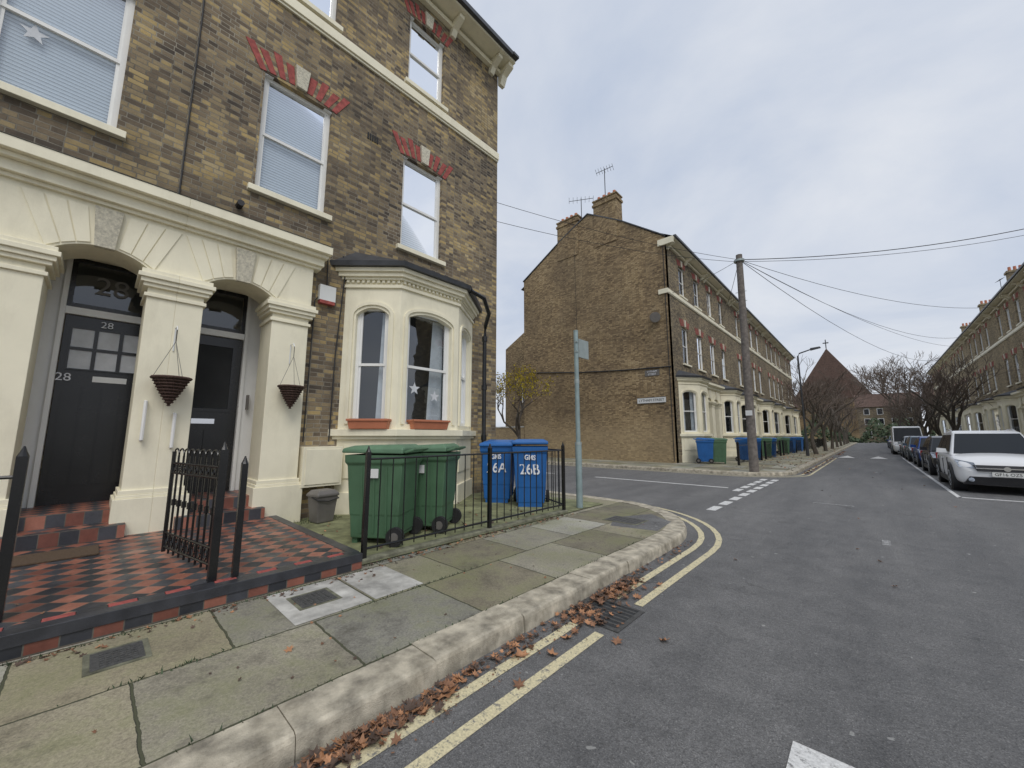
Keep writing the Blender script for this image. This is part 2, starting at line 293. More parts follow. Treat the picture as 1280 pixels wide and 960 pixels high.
def voussoirs(o,T,u0,u1,v,H,flare,n,d,m1,m2,key='creamd',rise=.07):
    c=(u0+u1)/2; h=(u1-u0)/2+.07; kw=.085
    def bot(t): return (c+h*t, v+rise*(1-t*t))
    def top(t,hh): return (c+(h*t)*flare, v+rise*(1-t*t)+hh)
    for i in range(n):
        t0=-1+2*i/n; t1=-1+2*(i+1)/n
        if abs((t0+t1)/2)<kw/h*1.0: continue
        hh=H*(1.0 if i%4==0 else .84 if i%2==0 else .76)
        g=-.12*(t1-t0) if i%2==0 else .13*(t1-t0)
        o.prism('window_arch' if i%2==0 else 'window_arch_brick',m1 if i%2==0 else m2,T,[bot(t0+g),bot(t1-g),top(t1-g,hh),top(t0+g,hh)],d-.02,d+(.012 if i%2==0 else .006))
    o.prism('keystone',key,T,[(c-kw,v+rise-.02),(c+kw,v+rise-.02),(c+kw*1.45,v+rise+H-.03),(c-kw*1.45,v+rise+H-.03)],d-.02,d+.06)
    archfill(o,'window_head','white',T,u0,u1,v-.03,v+rise+.015,rise,d-.10,d-.02,8)
def bayseg(T,a,b):
    (ua,da),(ub,db)=a,b; L=math.hypot(ub-ua,db-da); eu,ed=(ub-ua)/L,(db-da)/L
    nu,nd=-ed,eu
    if nd<0: nu,nd=-nu,-nd
    return L,(lambda u,v,d:T(ua+eu*u+nu*d,v,da+ed*u+nd*d))
def expand(P,e):
    (a,_),(b,db),(c,dc),(d_,_)=P; k=e*.45
    return [(a-e*1.3,0),(b-k,db+e),(c+k,dc+e),(d_+e*1.3,0)]
def ring(o,part,mat,T,P0,P1,v0,v1):
    vs=[T(u,v0,d) for u,d in P0]+[T(u,v1,d) for u,d in P1]
    o.add(part,mat,vs,[(0,1,5,4),(1,2,6,5),(2,3,7,6),(3,2,1,0),(4,5,6,7),(0,4,7,3)])
def house(name,xf,s,y0,mr,detail=1,brk='brick',W=6.45,seed=0,chim=True,back=True,depth=10.3,blinds=True):
    rnd=random.Random(seed)
    def T(u,v,d): return (xf+s*d,y0+mr*u,v)
    o=Obj(name)
    W3=(1.88,2.95); W2=(4.52,5.65)
    holes=[(W3[0],W3[1],5.58,7.74),(W2[0],W2[1],5.58,7.74),(1.92,2.92,9.62,11.42),(4.55,5.6,9.62,11.42),(5.22,W-.0,.12,4.0,.0),(1.0,3.9,.3,4.4,.0)]
    wall(o,'brick_wall',brk,T,0,W,.12,12.2,holes)
    if back:
        o.add('rear_wall',brk,[T(0,.1,-depth),T(W,.1,-depth),T(W,12.2,-depth),T(0,12.2,-depth)],[(0,1,2,3)])
    for i,(a,b,c,e) in enumerate(holes[:4]):
        k='blind' if blinds and i<4 else rnd.choice(['curtain','net','blind','none'])
        sash(o,T,a,b,c,e,-.09,k)
        o.fb('window_sill','cream',T,a-.1,b+.1,c-.10,c-.002,-.12,.09)
        if i<2: voussoirs(o,T,a,b,e,.42,1.38,17,0,'redb',brk)
        else: voussoirs(o,T,a,b,e,.36,1.3,17,0,'redb',brk)
    o.fb('string_course','cream',T,0,W,9.26,9.46,-.01,.07); o.fb('string_course','cream',T,0,W,9.21,9.255,-.01,.04)
    o.fb('eaves','cream',T,-.0,W,12.0,12.12,-.01,.12); o.fb('eaves','cream',T,0,W,12.2,12.28,-.02,.52)
    o.fb('gutter','lead',T,0,W,12.26,12.38,.46,.62)
    for cu in (.3,1.7,3.1,4.4,5.75,6.2):
        if detail or cu in(.3,3.1,6.2): o.prism('eaves_bracket','cream',lambda u,v,d,cu=cu:T(cu+d,v,u),[(.0,11.8),(.08,11.8),(.16,11.95),(.42,12.08),(.42,12.19),(0,12.19)],-.07,.07)
    rd=-4.9
    o.add('roof','slate',[T(0,12.3,.55),T(W,12.3,.55),T(W,15.5,rd),T(0,15.5,rd),T(0,12.2,-depth-.3),T(W,12.2,-depth-.3)],[(0,1,2,3),(3,2,5,4)])
    if chim:
        o.fb('chimney_stack',brk,T,W-.45,W,13.2,16.3,-5.6,-4.0) ; o.fb('chimney_stack',brk,T,W-.52,W,16.3,16.45,-5.68,-3.92)
        for j in range(4): o.tube('chimney_pot','terra',[T(W-.25,16.4,-4.2-.40*j),T(W-.25,16.85,-4.2-.40*j)],.12,8,.09)
    pz=3.72
    def pil(u0,u1):
        o.fb('porch_pier','cream',T,u0,u1,.8,3.36,-.45,.15)
        for e,a,b in ((.07,.12,.72),(.045,.72,.76),(.03,.76,.82)): o.fb('pier_base','cream',T,u0-e,u1+e if u1<W-.01 else u1,a,b,-.45,.15+e)
        for e,a,b in ((.03,3.36,3.41),(.0,3.41,3.49),(.05,3.49,3.54),(.08,3.54,3.60),(.11,3.60,3.66),(.08,3.66,3.72)): o.fb('pier_capital','cream',T,u0-e,u1+e if u1<W-.01 else u1,a,b,-.45,.15+e)
    pil(4.72,5.27); pil(6.15,W)
    o.fb('porch_spandrel','cream',T,4.70,5.27,pz,4.42,0.002,.15); o.fb('porch_spandrel','cream',T,6.15,W,pz,4.42,-.45,.15)
    archfill(o,'porch_arch','cream',T,5.27,6.15,pz,4.42,.17,-.45,.15,16)
    cu=5.71
    def bt(t): return (cu+.46*t, pz+.03+.17*(1-t*t))
    def tp(t): return (min(cu+.46*t*1.5,W-.008), 4.36)
    for i in range(8):
        t0=-1.05+2.1*i/8+.012; t1=-1.05+2.1*(i+1)/8-.012
        if abs((t0+t1)/2)<.2: continue
        o.prism('arch_voussoir','cream',T,[bt(t0),bt(t1),tp(t1),tp(t0)],.14,.166)
    o.prism('porch_keystone','creamd',T,[(cu-.09,3.86),(cu+.09,3.86),(cu+.13,4.38),(cu-.13,4.38)],.14,.215)
    for a,b,e in ((4.42,4.47,.20),(4.47,4.60,.26),(4.60,4.66,.34),(4.66,4.80,.42)): o.fb('porch_cornice','cream',T,4.68-e*.45,W,a,b,-.01,e)
    o.prism('porch_roof','lead',lambda u,v,d:T(d,v,u),[(0,4.802),(.43,4.802),(0,4.95)],4.5,W)
    dd=-.85; a,b=5.0,6.30
    o.add('porch_recess','cream',[T(a,.3,-.45),T(a,4.3,-.45),T(a,4.3,dd),T(a,.3,dd)],[(0,1,2,3)])
    o.add('porch_recess','cream',[T(a,3.98,.0),T(W,3.98,.0),T(W,3.98,dd),T(a,3.98,dd)],[(0,1,2,3)])
    o.add('porch_recess','cream',[T(W-.02,.3,-.0),T(W-.02,4.3,-.0),T(W-.02,4.3,dd),T(W-.02,.3,dd)],[(0,1,2,3)])
    da,db=5.42,6.32
    o.fb('door_frame','white',T,5.0,da,.6,3.98,dd-.05,dd+.03); o.fb('door_frame','white',T,db,W-.02,.6,3.98,dd-.05,dd+.03)
    o.fb('door_frame','white',T,da-.05,da-.002,.6,3.98,dd+.03,dd+.07)
    o.fb('door_frame','white',T,da,db,3.17,3.27,dd-.05,dd+.04)
    o.add('fanlight','glass',[T(da,3.27,dd),T(db,3.27,dd),T(db,3.98,dd),T(da,3.98,dd)],[(0,1,2,3)])
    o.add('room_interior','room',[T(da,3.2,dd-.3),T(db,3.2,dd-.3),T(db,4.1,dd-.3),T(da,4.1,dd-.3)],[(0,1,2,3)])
    for q in ((da,db,3.27,3.33),(da,da+.05,3.33,3.93),(db-.05,db,3.33,3.93),(da,db,3.93,3.98)): o.fb('fanlight_frame','black',T,*q,dd,dd+.03)
    o.fb('front_door','black',T,da+.01,db-.01,.6,3.16,dd-.06,dd-.01)
    if detail:
        if mr>0:
            for j in range(3):
                for i in range(2):
                    uu=da+.09+j*.25; vv=2.42+i*.30
                    o.fb('door_glazing','curt',T,uu,uu+.21,vv,vv+.26,dd-.01,dd-.004)
                    for q in ((uu-.02,uu,vv-.02,vv+.28),(uu+.21,uu+.23,vv-.02,vv+.28),(uu,uu+.21,vv-.02,vv),(uu,uu+.21,vv+.26,vv+.28)): o.fb('door_glazing_bar','black',T,*q,dd-.01,dd+.012)
            for j in range(4): o.fb('door_panel','black',T,da+.08+j*.19,da+.08+j*.19+.165,.85,2.18,dd-.01,dd+.008)
            o.fb('name_plate','signw',T,da+.34,da+.68,2.25,2.33,dd-.01,dd+.006)
        else:
            o.fb('door_glazing','room',T,da+.14,db-.14,1.95,3.0,dd-.01,dd-.004)
            for q in ((da+.1,da+.14,1.9,3.05),(db-.14,db-.1,1.9,3.05),(da+.14,db-.14,1.9,1.95),(da+.14,db-.14,3.0,3.05)): o.fb('door_glazing_bar','black',T,*q,dd-.01,dd+.012)
            o.fb('door_panel','black',T,da+.1,da+.42,.8,1.6,dd-.01,dd+.012); o.fb('door_panel','black',T,db-.42,db-.1,.8,1.6,dd-.01,dd+.012)
            o.fb('letter_plate','chrome',T,da+.3,db-.3,1.7,1.78,dd-.01,dd+.014)
    o.fb('porch_floor','tile',T,5.0,6.36,.3,.6,dd-.03,.02); o.fb('step','riser',T,5.20,6.22,.281,.595,.02,.03)
    o.fb('step_tread','tile',T,5.20,6.22,.285,.44,.03,.34); o.fb('step','riser',T,5.20,6.22,.281,.438,.34,.35)
    P=[(.85,0),(1.9,.75),(3.31,.75),(4.05,0)]
    segs=[(P[0],P[1]),(P[1],P[2]),(P[2],P[3])]
    for i,(pa,pb) in enumerate(segs):
        L,B=bayseg(T,pa,pb)
        w0=.22 if i!=1 else .18; 
        h0,h1=(w0,L-w0)
        wall(o,'bay_wall','cream',B,0,L,.12,4.45,[(h0,h1,1.72,3.98,.14)])
        archfill(o,'bay_window_arch','cream',B,h0,h1,3.78,3.98,.14,-.14,-.0,12)
        o.fb('bay_pilaster','cream',B,h0-.10,h0-.04,1.72,3.76,-.01,.03); o.fb('bay_pilaster','cream',B,h1+.04,h1+.10,1.72,3.76,-.01,.03)
        n=14; c=(h0+h1)/2; hw=(h1-h0)/2
        for k in range(n):
            def pt(t,e):
                a=math.pi*(1-t); return (c+(hw+e)*math.cos(a), 3.76+(.17+e)*math.sin(a))
            t0,t1=k/n,(k+1)/n
            o.prism('bay_archivolt','cream',B,[pt(t0,.04),pt(t1,.04),pt(t1,.10),pt(t0,.10)],-.01,.03)
        sash(o,B,h0,h1,1.72,3.95,-.09,rnd.choice(['curtain','none']) if not detail else 'net2',part='bay_sash')
        if detail: o.add('net_curtain','curt',[B(h0+.05,1.75,-.25),B(h0+(h1-h0)*.4,1.75,-.25),B(h0+(h1-h0)*.3,3.9,-.25),B(h0+.05,3.9,-.25)],[(0,1,2,3)])
        o.fb('bay_panel','cream',B,.14,L-.14,.75,1.35,-.01,.02)
    ring(o,'bay_plinth','cream',T,expand(P,.05),expand(P,.05),.12,.5)
    ring(o,'bay_sill','cream',T,expand(P,.13),expand(P,.13),1.50,1.62); ring(o,'bay_sill','cream',T,expand(P,.07),expand(P,.07),1.44,1.498)
    for a,b,e in ((4.30,4.36,.04),(4.452,4.50,.07),(4.50,4.58,.12),(4.58,4.66,.17)): ring(o,'bay_cornice','cream',T,expand(P,e),expand(P,e),a,b)
    if detail:
        for i,(pa,pb) in enumerate(segs):
            L,B=bayseg(T,pa,pb); k=int(L/.09)
            for j in range(k): o.fb('bay_dentils','cream',B,(j+.25)*L/k,(j+.75)*L/k,4.40,4.45,-.01,.045)
    ring(o,'bay_gutter','lead',T,expand(P,.24),expand(P,.26),4.662,4.75)
    P2=[(1.0,0),(1.9,.12),(3.31,.12),(3.9,0)]
    ring(o,'bay_roof','lead',T,expand(P,.22),P2,4.752,5.08)
    o.T=T; return o
# ---------------------------------------------------------------- near houses
XF=-7.1
h26=house('brick_house',XF,1,7.05,-1,1,'brick',seed=1)
prof=[(-7.1,.1),(-7.1,12.25),(-12,15.8),(-17.4,12.25),(-17.4,.1)]
h26.add('flank_wall','brick',[(x,7.05,z) for x,z in prof]+[(x,6.8,z) for x,z in prof],[(0,1,2,3,4),(9,8,7,6,5),(1,2,7,6),(2,3,8,7)])
h26.box('eaves_end','cream',-6.58,-7.1,7.05,7.25,12.2,12.28); h26.box('eaves_end','lead',-6.45,-7.3,7.05,7.27,12.285,12.36)
h26.prism('eaves_bracket','cream',lambda u,v,d:(-7.1+u,7.15+d,v),[(0,11.7),(.1,11.7),(.2,11.95),(.45,12.08),(.45,12.19),(0,12.19)],-.09,.09)
h26.tube('downpipe','black',[(-6.2,5.35,4.68),(-6.2,5.75,4.62),(-6.45,6.15,4.4),(-6.72,6.3,4.2),(-6.75,6.3,3.9),(-6.75,6.3,.75),(-6.7,6.28,.5),(-6.55,6.2,.42)],.05,10)
for z in (3.8,2.6,1.4): h26.tube('pipe_collar','black',[(-6.75,6.3,z),(-6.75,6.3,z+.12)],.068,10)
h26.tube('wall_cable','cable',[(-7.08,.5,4.95),(-7.085,.51,8),(-7.08,.48,12.0)],.011,5)
h26.tube('service_cable','cable',[(-7.07,2.62,4.9),(-7.07,2.64,4.2),(-7.07,2.45,3.9),(-7.07,2.42,1.4)],.01,5)
h26.tube('service_cable','cable',[(-7.07,2.9,4.9),(-7.06,2.95,4.5),(-7.06,2.86,3.0),(-7.06,2.84,1.4)],.012,5)
h26.box('alarm_box','signw',-7.1,-7.0,2.50,2.78,3.93,4.21); h26.box('alarm_box_base','redb',-7.1,-6.995,2.51,2.77,3.87,3.928)
h26.box('meter_box','cream',-7.1,-6.86,2.37,3.02,.66,1.32); h26.box('meter_box_door','cream',-6.858,-6.845,2.41,2.98,.70,1.28)
for i in range(5): h26.box('air_brick','room',-7.1,-7.085,3.25+i*.05,3.28+i*.05,7.62,7.76)
h26.tube('floodlight_bracket','blkpl',[(-7.1,1.22,5.15),(-6.95,1.22,5.15)],.05,8)
h26.tube('grab_rail','white',[(-6.94,.72,1.35),(-6.88,.72,1.35),(-6.88,.72,1.8),(-6.94,.72,1.8)],.02,8)
h26.tube('grab_rail','white',[(-6.94,.42,1.45),(-6.88,.42,1.45),(-6.88,.42,1.95),(-6.94,.42,1.95)],.02,8)
h26.box('door_bell','greybin',-7.88,-7.80,1.73,1.76,1.95,2.2) 
def star(o,c,r,nrm=(1,0,0)):
    n=Vector(nrm).normalized(); x=Vector((0,0,1)).cross(n).normalized(); pts=[]
    for k in range(10):
        a=math.pi*k/5+math.pi/2; rr=r if k%2==0 else r*.42; pts.append(Vector(c)+x*math.cos(a)*rr+Vector((0,0,1))*math.sin(a)*rr)
    o.add('window_star','curt',pts,[tuple(range(10))])
star(h26,(-6.477,4.18,2.42),.13); star(h26,(-6.477,4.66,2.30),.12)
BV=('porch_cornice','pier_capital','pier_base','window_sill','bay_sill','porch_pier','meter_box_door','meter_box','bay_cornice','string_course')
h26.finish(bevel=.006,bevparts=BV)
h28=house('brick_house',XF,1,-5.85,1,1,'brick',seed=2)
h28.text('house_number','txtw','28',.13,TM((-7.93,-.02,3.07),(1,0,0))); h28.text('house_number','txtw','28',.15,TM((-7.93,-.36,2.29),(1,0,0)))
h28.text('fanlight_number','greybin','28',.36,TM((-7.93,-.02,3.62),(1,0,0)))
h28.box('door_bell','signw',-7.87,-7.82,.44,.49,1.95,2.25)
h28.box('door_bell_button','greybin',-7.82,-7.81,.45,.48,2.1,2.18)
star(h28,(-7.229,-1.0,6.5),.13)
h28.finish(bevel=.006,bevparts=BV)
house('brick_house',XF,1,-5.85,-1,0,'brick',seed=3).finish()
# ---------------------------------------------------------------- far left terrace
XL=-7.4
fh=house('brick_house',XL,1,20.4,1,0,'brickt',seed=11,blinds=False)
prof=[(XL,.1),(XL,12.45),(-9.9,14.35),(-12.2,15.75),(-14.5,14.6),(-17.7,12.7),(-17.7,.1)]
fh.add('flank_wall','brickf',[(x,20.398,z) for x,z in prof]+[(x,20.7,z) for x,z in prof],[tuple(range(7)),tuple(range(13,6,-1))]+[(i,(i+1)%7,(i+1)%7+7,i+7) for i in range(7)])
cop=[(XL+.05,12.47),(-9.9,14.37),(-12.2,15.77),(-14.5,14.62),(-17.75,12.72)]
for i in range(4):
    (a,b),(c,d)=cop[i],cop[i+1]
    fh.add('gable_coping','slate',[(a,20.34,b),(c,20.34,d),(c,20.75,d),(a,20.75,b),(a,20.34,b+.07),(c,20.34,d+.07),(c,20.75,d+.07),(a,20.75,b+.07)],[(0,3,2,1),(4,5,6,7),(0,1,5,4),(1,2,6,5),(2,3,7,6),(3,0,4,7)])
for a,b,t in ((-11.75,-10.15,16.35),(-14.6,-12.95,16.0)):
    fh.box('gable_chimney','brickf',a,b,20.36,21.1,13.3,t); fh.box('gable_chimney_cap','brickf',a-.06,b+.06,20.3,21.16,t-.35,t-.2); fh.box('gable_chimney_cap','brickf',a-.05,b+.05,20.31,21.15,t,t+.08)
    for j in range(4): fh.tube('chimney_pot','terra',[(a+.25+j*.36,20.7,t+.05),(a+.25+j*.36,20.7,t+.42)],.12,8,.1)
fh.box('cornice_end','cream',-7.75,-6.9,20.28,20.39,11.95,12.3); fh.box('cornice_end','cream',-7.85,-7.33,20.30,20.39,9.2,9.46)
fh.tube('wall_cable','cable',[(-7.4,20.36,5.15),(-10,20.36,5.25),(-13,20.36,5.45),(-17.7,20.36,5.95)],.035,6)
fh.tube('wall_cable','cable',[(-13.2,20.36,5.4),(-13.2,20.36,7.5),(-13.25,20.36,14.9)],.01,5)
fh.tube('wall_cable','cable',[(-7.5,20.36,.2),(-7.5,20.36,11.9)],.02,5)
fh.tube('satellite_dish','greybin',[(-8.0,20.1,7.9),(-8.08,20.2,7.93)],.28,14)
fh.tube('dish_arm','greybin',[(-8.1,20.4,7.7),(-8.05,20.2,7.85)],.03,6)
def aerial(o,x,y,z0,h,L,ang):
    o.tube('tv_aerial','cable',[(x,y,z0),(x,y,z0+h)],.025,6)
    dx,dy=math.cos(ang),math.sin(ang); o.tube('tv_aerial','cable',[(x-dx*L/2,y-dy*L/2,z0+h-.15),(x+dx*L/2,y+dy*L/2,z0+h-.05)],.018,5)
    for i in range(7):
        t=-.5+i/6; c=(x+dx*L*t,y+dy*L*t,z0+h-.1); o.tube('tv_aerial','cable',[(c[0]-dy*.2,c[1]+dx*.2,c[2]-.1),(c[0]+dy*.2,c[1]-dx*.2,c[2]+.1)],.01,4)
aerial(fh,-11.1,20.8,16.2,2.5,1.1,.2); aerial(fh,-12.9,20.8,15.7,1.7,1.6,.6)
w=[(-17.7,.1),(-17.7,10.6),(-18.6,11.0),(-22.5,8.9),(-22.5,.1)]
fh.add('rear_wing','brickf',[(x,23.5,z) for x,z in w]+[(x,28,z) for x,z in w],[tuple(range(5)),tuple(range(9,4,-1))]+[(i,(i+1)%5,(i+1)%5+5,i+5) for i in range(5)])
fh.box('rear_window','white',-20.6,-19.7,23.46,23.5,4.2,5.9); fh.box('rear_window_pane','cglass',-20.5,-19.8,23.45,23.459,4.3,5.8)
fh.finish()
for i in range(1,7):
    mr=1 if i%2==0 else -1; y0=20.4+6.45*i if mr>0 else 20.4+6.45*(i+1)
    hh=house('brick_house',XL,1,y0,mr,0,'brickt',seed=11+i,blinds=False)
    if i in (2,4): aerial(hh,-11,20.4+6.45*i,16.3,1.6,1.2,i*.7)
    hh.finish()
def wallsign(name,cx,cz,w,h,y,txt,size):
    o=Obj(name); o.box('sign_plate','signw',cx-w/2,cx+w/2,y-.02,y,cz-h/2,cz+h/2); 
    for q in ((cx-w/2,cx+w/2,cz+h/2-.02,cz+h/2),(cx-w/2,cx+w/2,cz-h/2,cz-h/2+.02)): o.box('sign_border','signt',q[0],q[1],y-.023,y-.0205,q[2],q[3])
    o.text('sign_lettering','signt',txt,size,TM((cx,y-.024,cz),(0,-1,0))); o.finish()
wallsign('street_name_sign',-8.56,3.42,1.58,.32,20.38,'LYTHAM STREET',.19)
o=Obj('faded_painted_sign'); o.box('sign_plate','greybin',-8.85,-8.05,20.375,20.39,4.75,5.08); o.text('sign_lettering','txtw','LYTHAM',.14,TM((-8.45,20.372,4.99),(0,-1,0))); o.text('sign_lettering','txtw','STREET',.14,TM((-8.45,20.372,4.84),(0,-1,0))); o.finish()
XR=8.7
for i in range(0,13):
    mr=1 if i%2==0 else -1; y0=14+6.45*i if mr>0 else 14+6.45*(i+1)
    hh=house('brick_house',XR,-1,y0,mr,0,'brickr',seed=40+i,blinds=False,back=False)
    if i%2: 
        yy=14+6.45*i; hh.box('party_chimney','brickr',11.2,12.6,yy-.4,yy+.4,14,17.2); hh.box('party_chimney_cap','brickr',11.1,12.7,yy-.48,yy+.48,17.2,17.4)
        for j in range(4): hh.tube('chimney_pot','terra',[(11.4+j*.33,yy,17.3),(11.4+j*.33,yy,17.85)],.12,8,.1)
    if i in (5,8): aerial(hh,11.9,14+6.45*i,15.5,3.0,1.2,i)
    hh.finish()
# ---------------------------------------------------------------- ground, road, pavements
def plane(name,mat,pts,z):
    o=Obj(name); o.add(name,mat,[(x,y,z) for x,y in pts],[tuple(range(len(pts)))]); return o.finish()
plane('ground','earth',[(-600,-600),(600,-600),(600,600),(-600,600)],-.03)
plane('road','asph',[(-80,-40),(3.7,-40),(3.7,170),(-80,170)],-.0)
def arc(cx,cy,r,a0,a1,n=12): return [(cx+r*math.cos(math.radians(a0+(a1-a0)*i/n)),cy+r*math.sin(math.radians(a0+(a1-a0)*i/n))) for i in range(n+1)]
near=[(-2.1,-35),(-2.1,5.6)]+arc(-4.5,5.6,2.4,0,90)[1:]+[(-60,8.0)]
farp=[(-60,17.0),(-4.3,17.0)]+arc(-4.3,19.0,2.0,-90,0)[1:]+[(-2.3,150)]
rightp=[(3.6,150),(3.6,-35)]
def offset(path,e):
    out=[]
    for i,p in enumerate(path):
        a=Vector(path[max(i-1,0)]);b=Vector(path[min(i+1,len(path)-1)]); d=(b-a).normalized(); out.append((p[0]-d.y*e,p[1]+d.x*e))
    return out
def pavement(path,closing,mat,nm='pavement'):
    inn=offset(path,.27); plane(nm,mat,inn+closing,.12)
    k=Obj('kerb'); P=[Vector(p) for p in path]; total=sum((P[i+1]-P[i]).length for i in range(len(P)-1))
    def at(s):
        for i in range(len(P)-1):
            L=(P[i+1]-P[i]).length
            if s<=L or i==len(P)-2: return P[i]+(P[i+1]-P[i]).normalized()*min(s,L)
            s-=L
    s=0
    while s<total-.02:
        L=min(random.uniform(.75,1.05),total-s); sub=5; prev=None; dz=random.uniform(-.006,.004); dn=random.uniform(-.008,.008)
        for j in range(sub+1):
            ss=s+.003+(L-.006)*j/sub; p=at(ss); pa=at(max(ss-.25,0)); pb=at(min(ss+.25,total)); d=(pb-pa).normalized(); n=Vector((-d.y,d.x)); p=p+n*(dn+random.uniform(-.004,.004))
            zt=.126+dz+random.uniform(-.002,.002)
            cur=[(p.x-n.x*.012,p.y-n.y*.012,-.02),(p.x,p.y,zt-.03),(p.x+n.x*.008,p.y+n.y*.008,zt-.009),(p.x+n.x*.028,p.y+n.y*.028,zt),(p.x+n.x*.275,p.y+n.y*.275,max(zt,.121)),(p.x+n.x*.275,p.y+n.y*.275,0)]
            if prev: k.add('kerb_stones','kerb',prev+cur,[(i,i+1,i+7,i+6) for i in range(5)])
            if j in(0,sub): k.add('kerb_stones','kerb',cur,[tuple(range(6))])
            prev=cur
        s+=L
    k.finish()
pavement(near,[(-60,-35)],'slab')
pavement(farp,[(-60,150)],'slabR')
pavement(rightp,[(60,-35),(60,150)],'slabR')
plane('tarmac_patch','asph',[(-2.42,5.75),(-2.5,6.5),(-3.0,6.9),(-3.35,6.2),(-3.1,5.6)],.1215)
plane('front_yard','moss',[(-4.12,2.06),(-7.1,2.06),(-7.1,7.2),(-4.12,7.2)],.135)
o=Obj('railing_plinth'); o.box('plinth','plinth',-4.27,-4.14,2.08,5.98,.12,.175); o.finish(bevel=.015)
tp=Obj('tiled_path')
tp.box('path_bed','riser',-7.0,-4.03,-2.8,2.04,.121,.268)
tp.box('path_tiles','tile',-7.0,-4.21,-2.7,1.94,.2,.28)
MT['btile']=paint('black_border_tiles',(.04,.042,.05),.4,.4,6,.1,dirt=.3)
tp.box('border_tiles','btile',-4.13,-4.02,-2.8,2.04,.2,.282); tp.box('border_tiles','btile',-7.0,-4.13,1.942,2.05,.2,.282)
for i in range(31):
    y=-2.75+i*.155
    tp.box('red_border_tiles' if i%2 else 'black_squares','redb' if i%2 else 'btile',-4.209,-4.132,y,y+.152,.2,.2805)
tp.finish(bevel=.004)
o=Obj('door_mat'); o.box('mat','mat',-6.45,-5.98,-.62,.16,.281,.30); o.finish(bevel=.006)
def strip(o,part,mat,path,w,z):
    a=offset(path,w/2); b=offset(path,-w/2); n=len(path)
    o.add(part,mat,[(x,y,z) for x,y in a]+[(x,y,z) for x,y in b],[(i,i+1,n+i+1,n+i) for i in range(n-1)])
yl=Obj('double_yellow_lines')
for off in (-.21,-.44):
    pth=offset(near,off)
    s1=[(pth[0][0],-20+i*.5) for i in range(46)]+[(pth[0][0],2.78)]
    strip(yl,'line','yel',[(x+random.uniform(-.006,.006),y) for x,y in s1],.08,.004)
    s2=[(pth[0][0],3.45),(pth[0][0],4.2),(pth[0][0],5.0),(pth[0][0],5.6)]+offset(arc(-4.5,5.6,2.4,0,90),off)[1:-1]+[(-4.5,8.0-off),(-9,8.0-off),(-20,8-off)]
    strip(yl,'line','yel',s2,.08,.004)
    strip(yl,'line','yel',[(-40,17.0+off),(-4.3,17.0+off)]+arc(-4.3,19.0,2.0-off,-90,0)[1:-1]+[(-2.3-off,19.0),(-2.3-off,40)],.08,.004)
yl.finish()
rm=Obj('road_markings')
y=8.7
while y<16.2:
    rm.box('give_way_dash','rwht',-2.62,-2.45,y,y+.55,.001,.006)
    if y>11.9: rm.box('give_way_dash','rwht',-2.95,-2.78,y,y+.55,.001,.006)
    y+=.86
rm.box('centre_line','rwht',-7.6,-3.2,12.68,12.8,.001,.006); rm.box('centre_line','rwht',-14,-9.5,12.68,12.8,.001,.006)
rm.box('centre_dash','rwht',-.42,-.12,.6,2.5,.001,.006)
for yy in (7.6,22): rm.box('worn_dash','rwf',-.02,.07,yy,yy+.35,.001,.005)
rm.box('worn_cross','rwf',-1.1,-.4,11.2,11.29,.001,.005)
rm.box('bay_marking','rwht',1.45,3.5,14.6,14.71,.001,.006); rm.box('bay_marking','rwht',1.42,1.50,14.6,40,.001,.006)
rm.add('speed_hump','asph',[(-2.2,34.6,.006),(1.4,34.6,.006),(1.4,37.4,.085),(-2.2,37.4,.085),(1.4,40,.006),(-2.2,40,.006)],[(0,1,2,3),(3,2,4,5)])
for cx in (-1.35,.25): rm.add('hump_triangle','rwht',[(cx-.45,34.9,.03),(cx+.45,34.9,.03),(cx,37.2,.092)],[(0,1,2)])
rm.finish()
g=Obj('drain_grate'); g.box('frame','iron',-2.07,-1.56,2.88,3.36,-.01,.008)
for i in range(7): g.box('slot','room',-2.03,-1.60,2.93+i*.06,2.958+i*.06,.0,.0095); g.box('bar','iron',-2.03,-1.6,2.963+i*.06,2.985+i*.06,.0,.013)
g.finish()
def cover(cx,cy,w,h,z=.12,mat='iron'):
    o=Obj('manhole_cover'); o.box('cover_frame','plinth',cx-w/2,cx+w/2,cy-h/2,cy+h/2,z,z+.005); o.box('cover_plate',mat,cx-w/2+.03,cx+w/2-.03,cy-h/2+.03,cy+h/2-.03,z,z+.008)
    n=6
    for i in range(n):
        for j in range(n): 
            x=cx-w/2+.06+(w-.12)*i/n+.01; y=cy-h/2+.06+(h-.12)*j/n+.01; o.box('tread_studs',mat,x,x+.02,y,y+.02,z+.006,z+.012)
    o.finish()
cover(-3.62,1.42,.34,.34); cover(-3.62,.24,.32,.30); cover(-3.1,6.1,.6,.45,.1225)
for (a,b,c,d) in ((-3.97,-3.22,1.14,1.74),(-3.97,-3.22,1.77,2.25)): plane('pale_slab','ston',[(a,c),(b,c),(b,d),(a,d)],.1235)
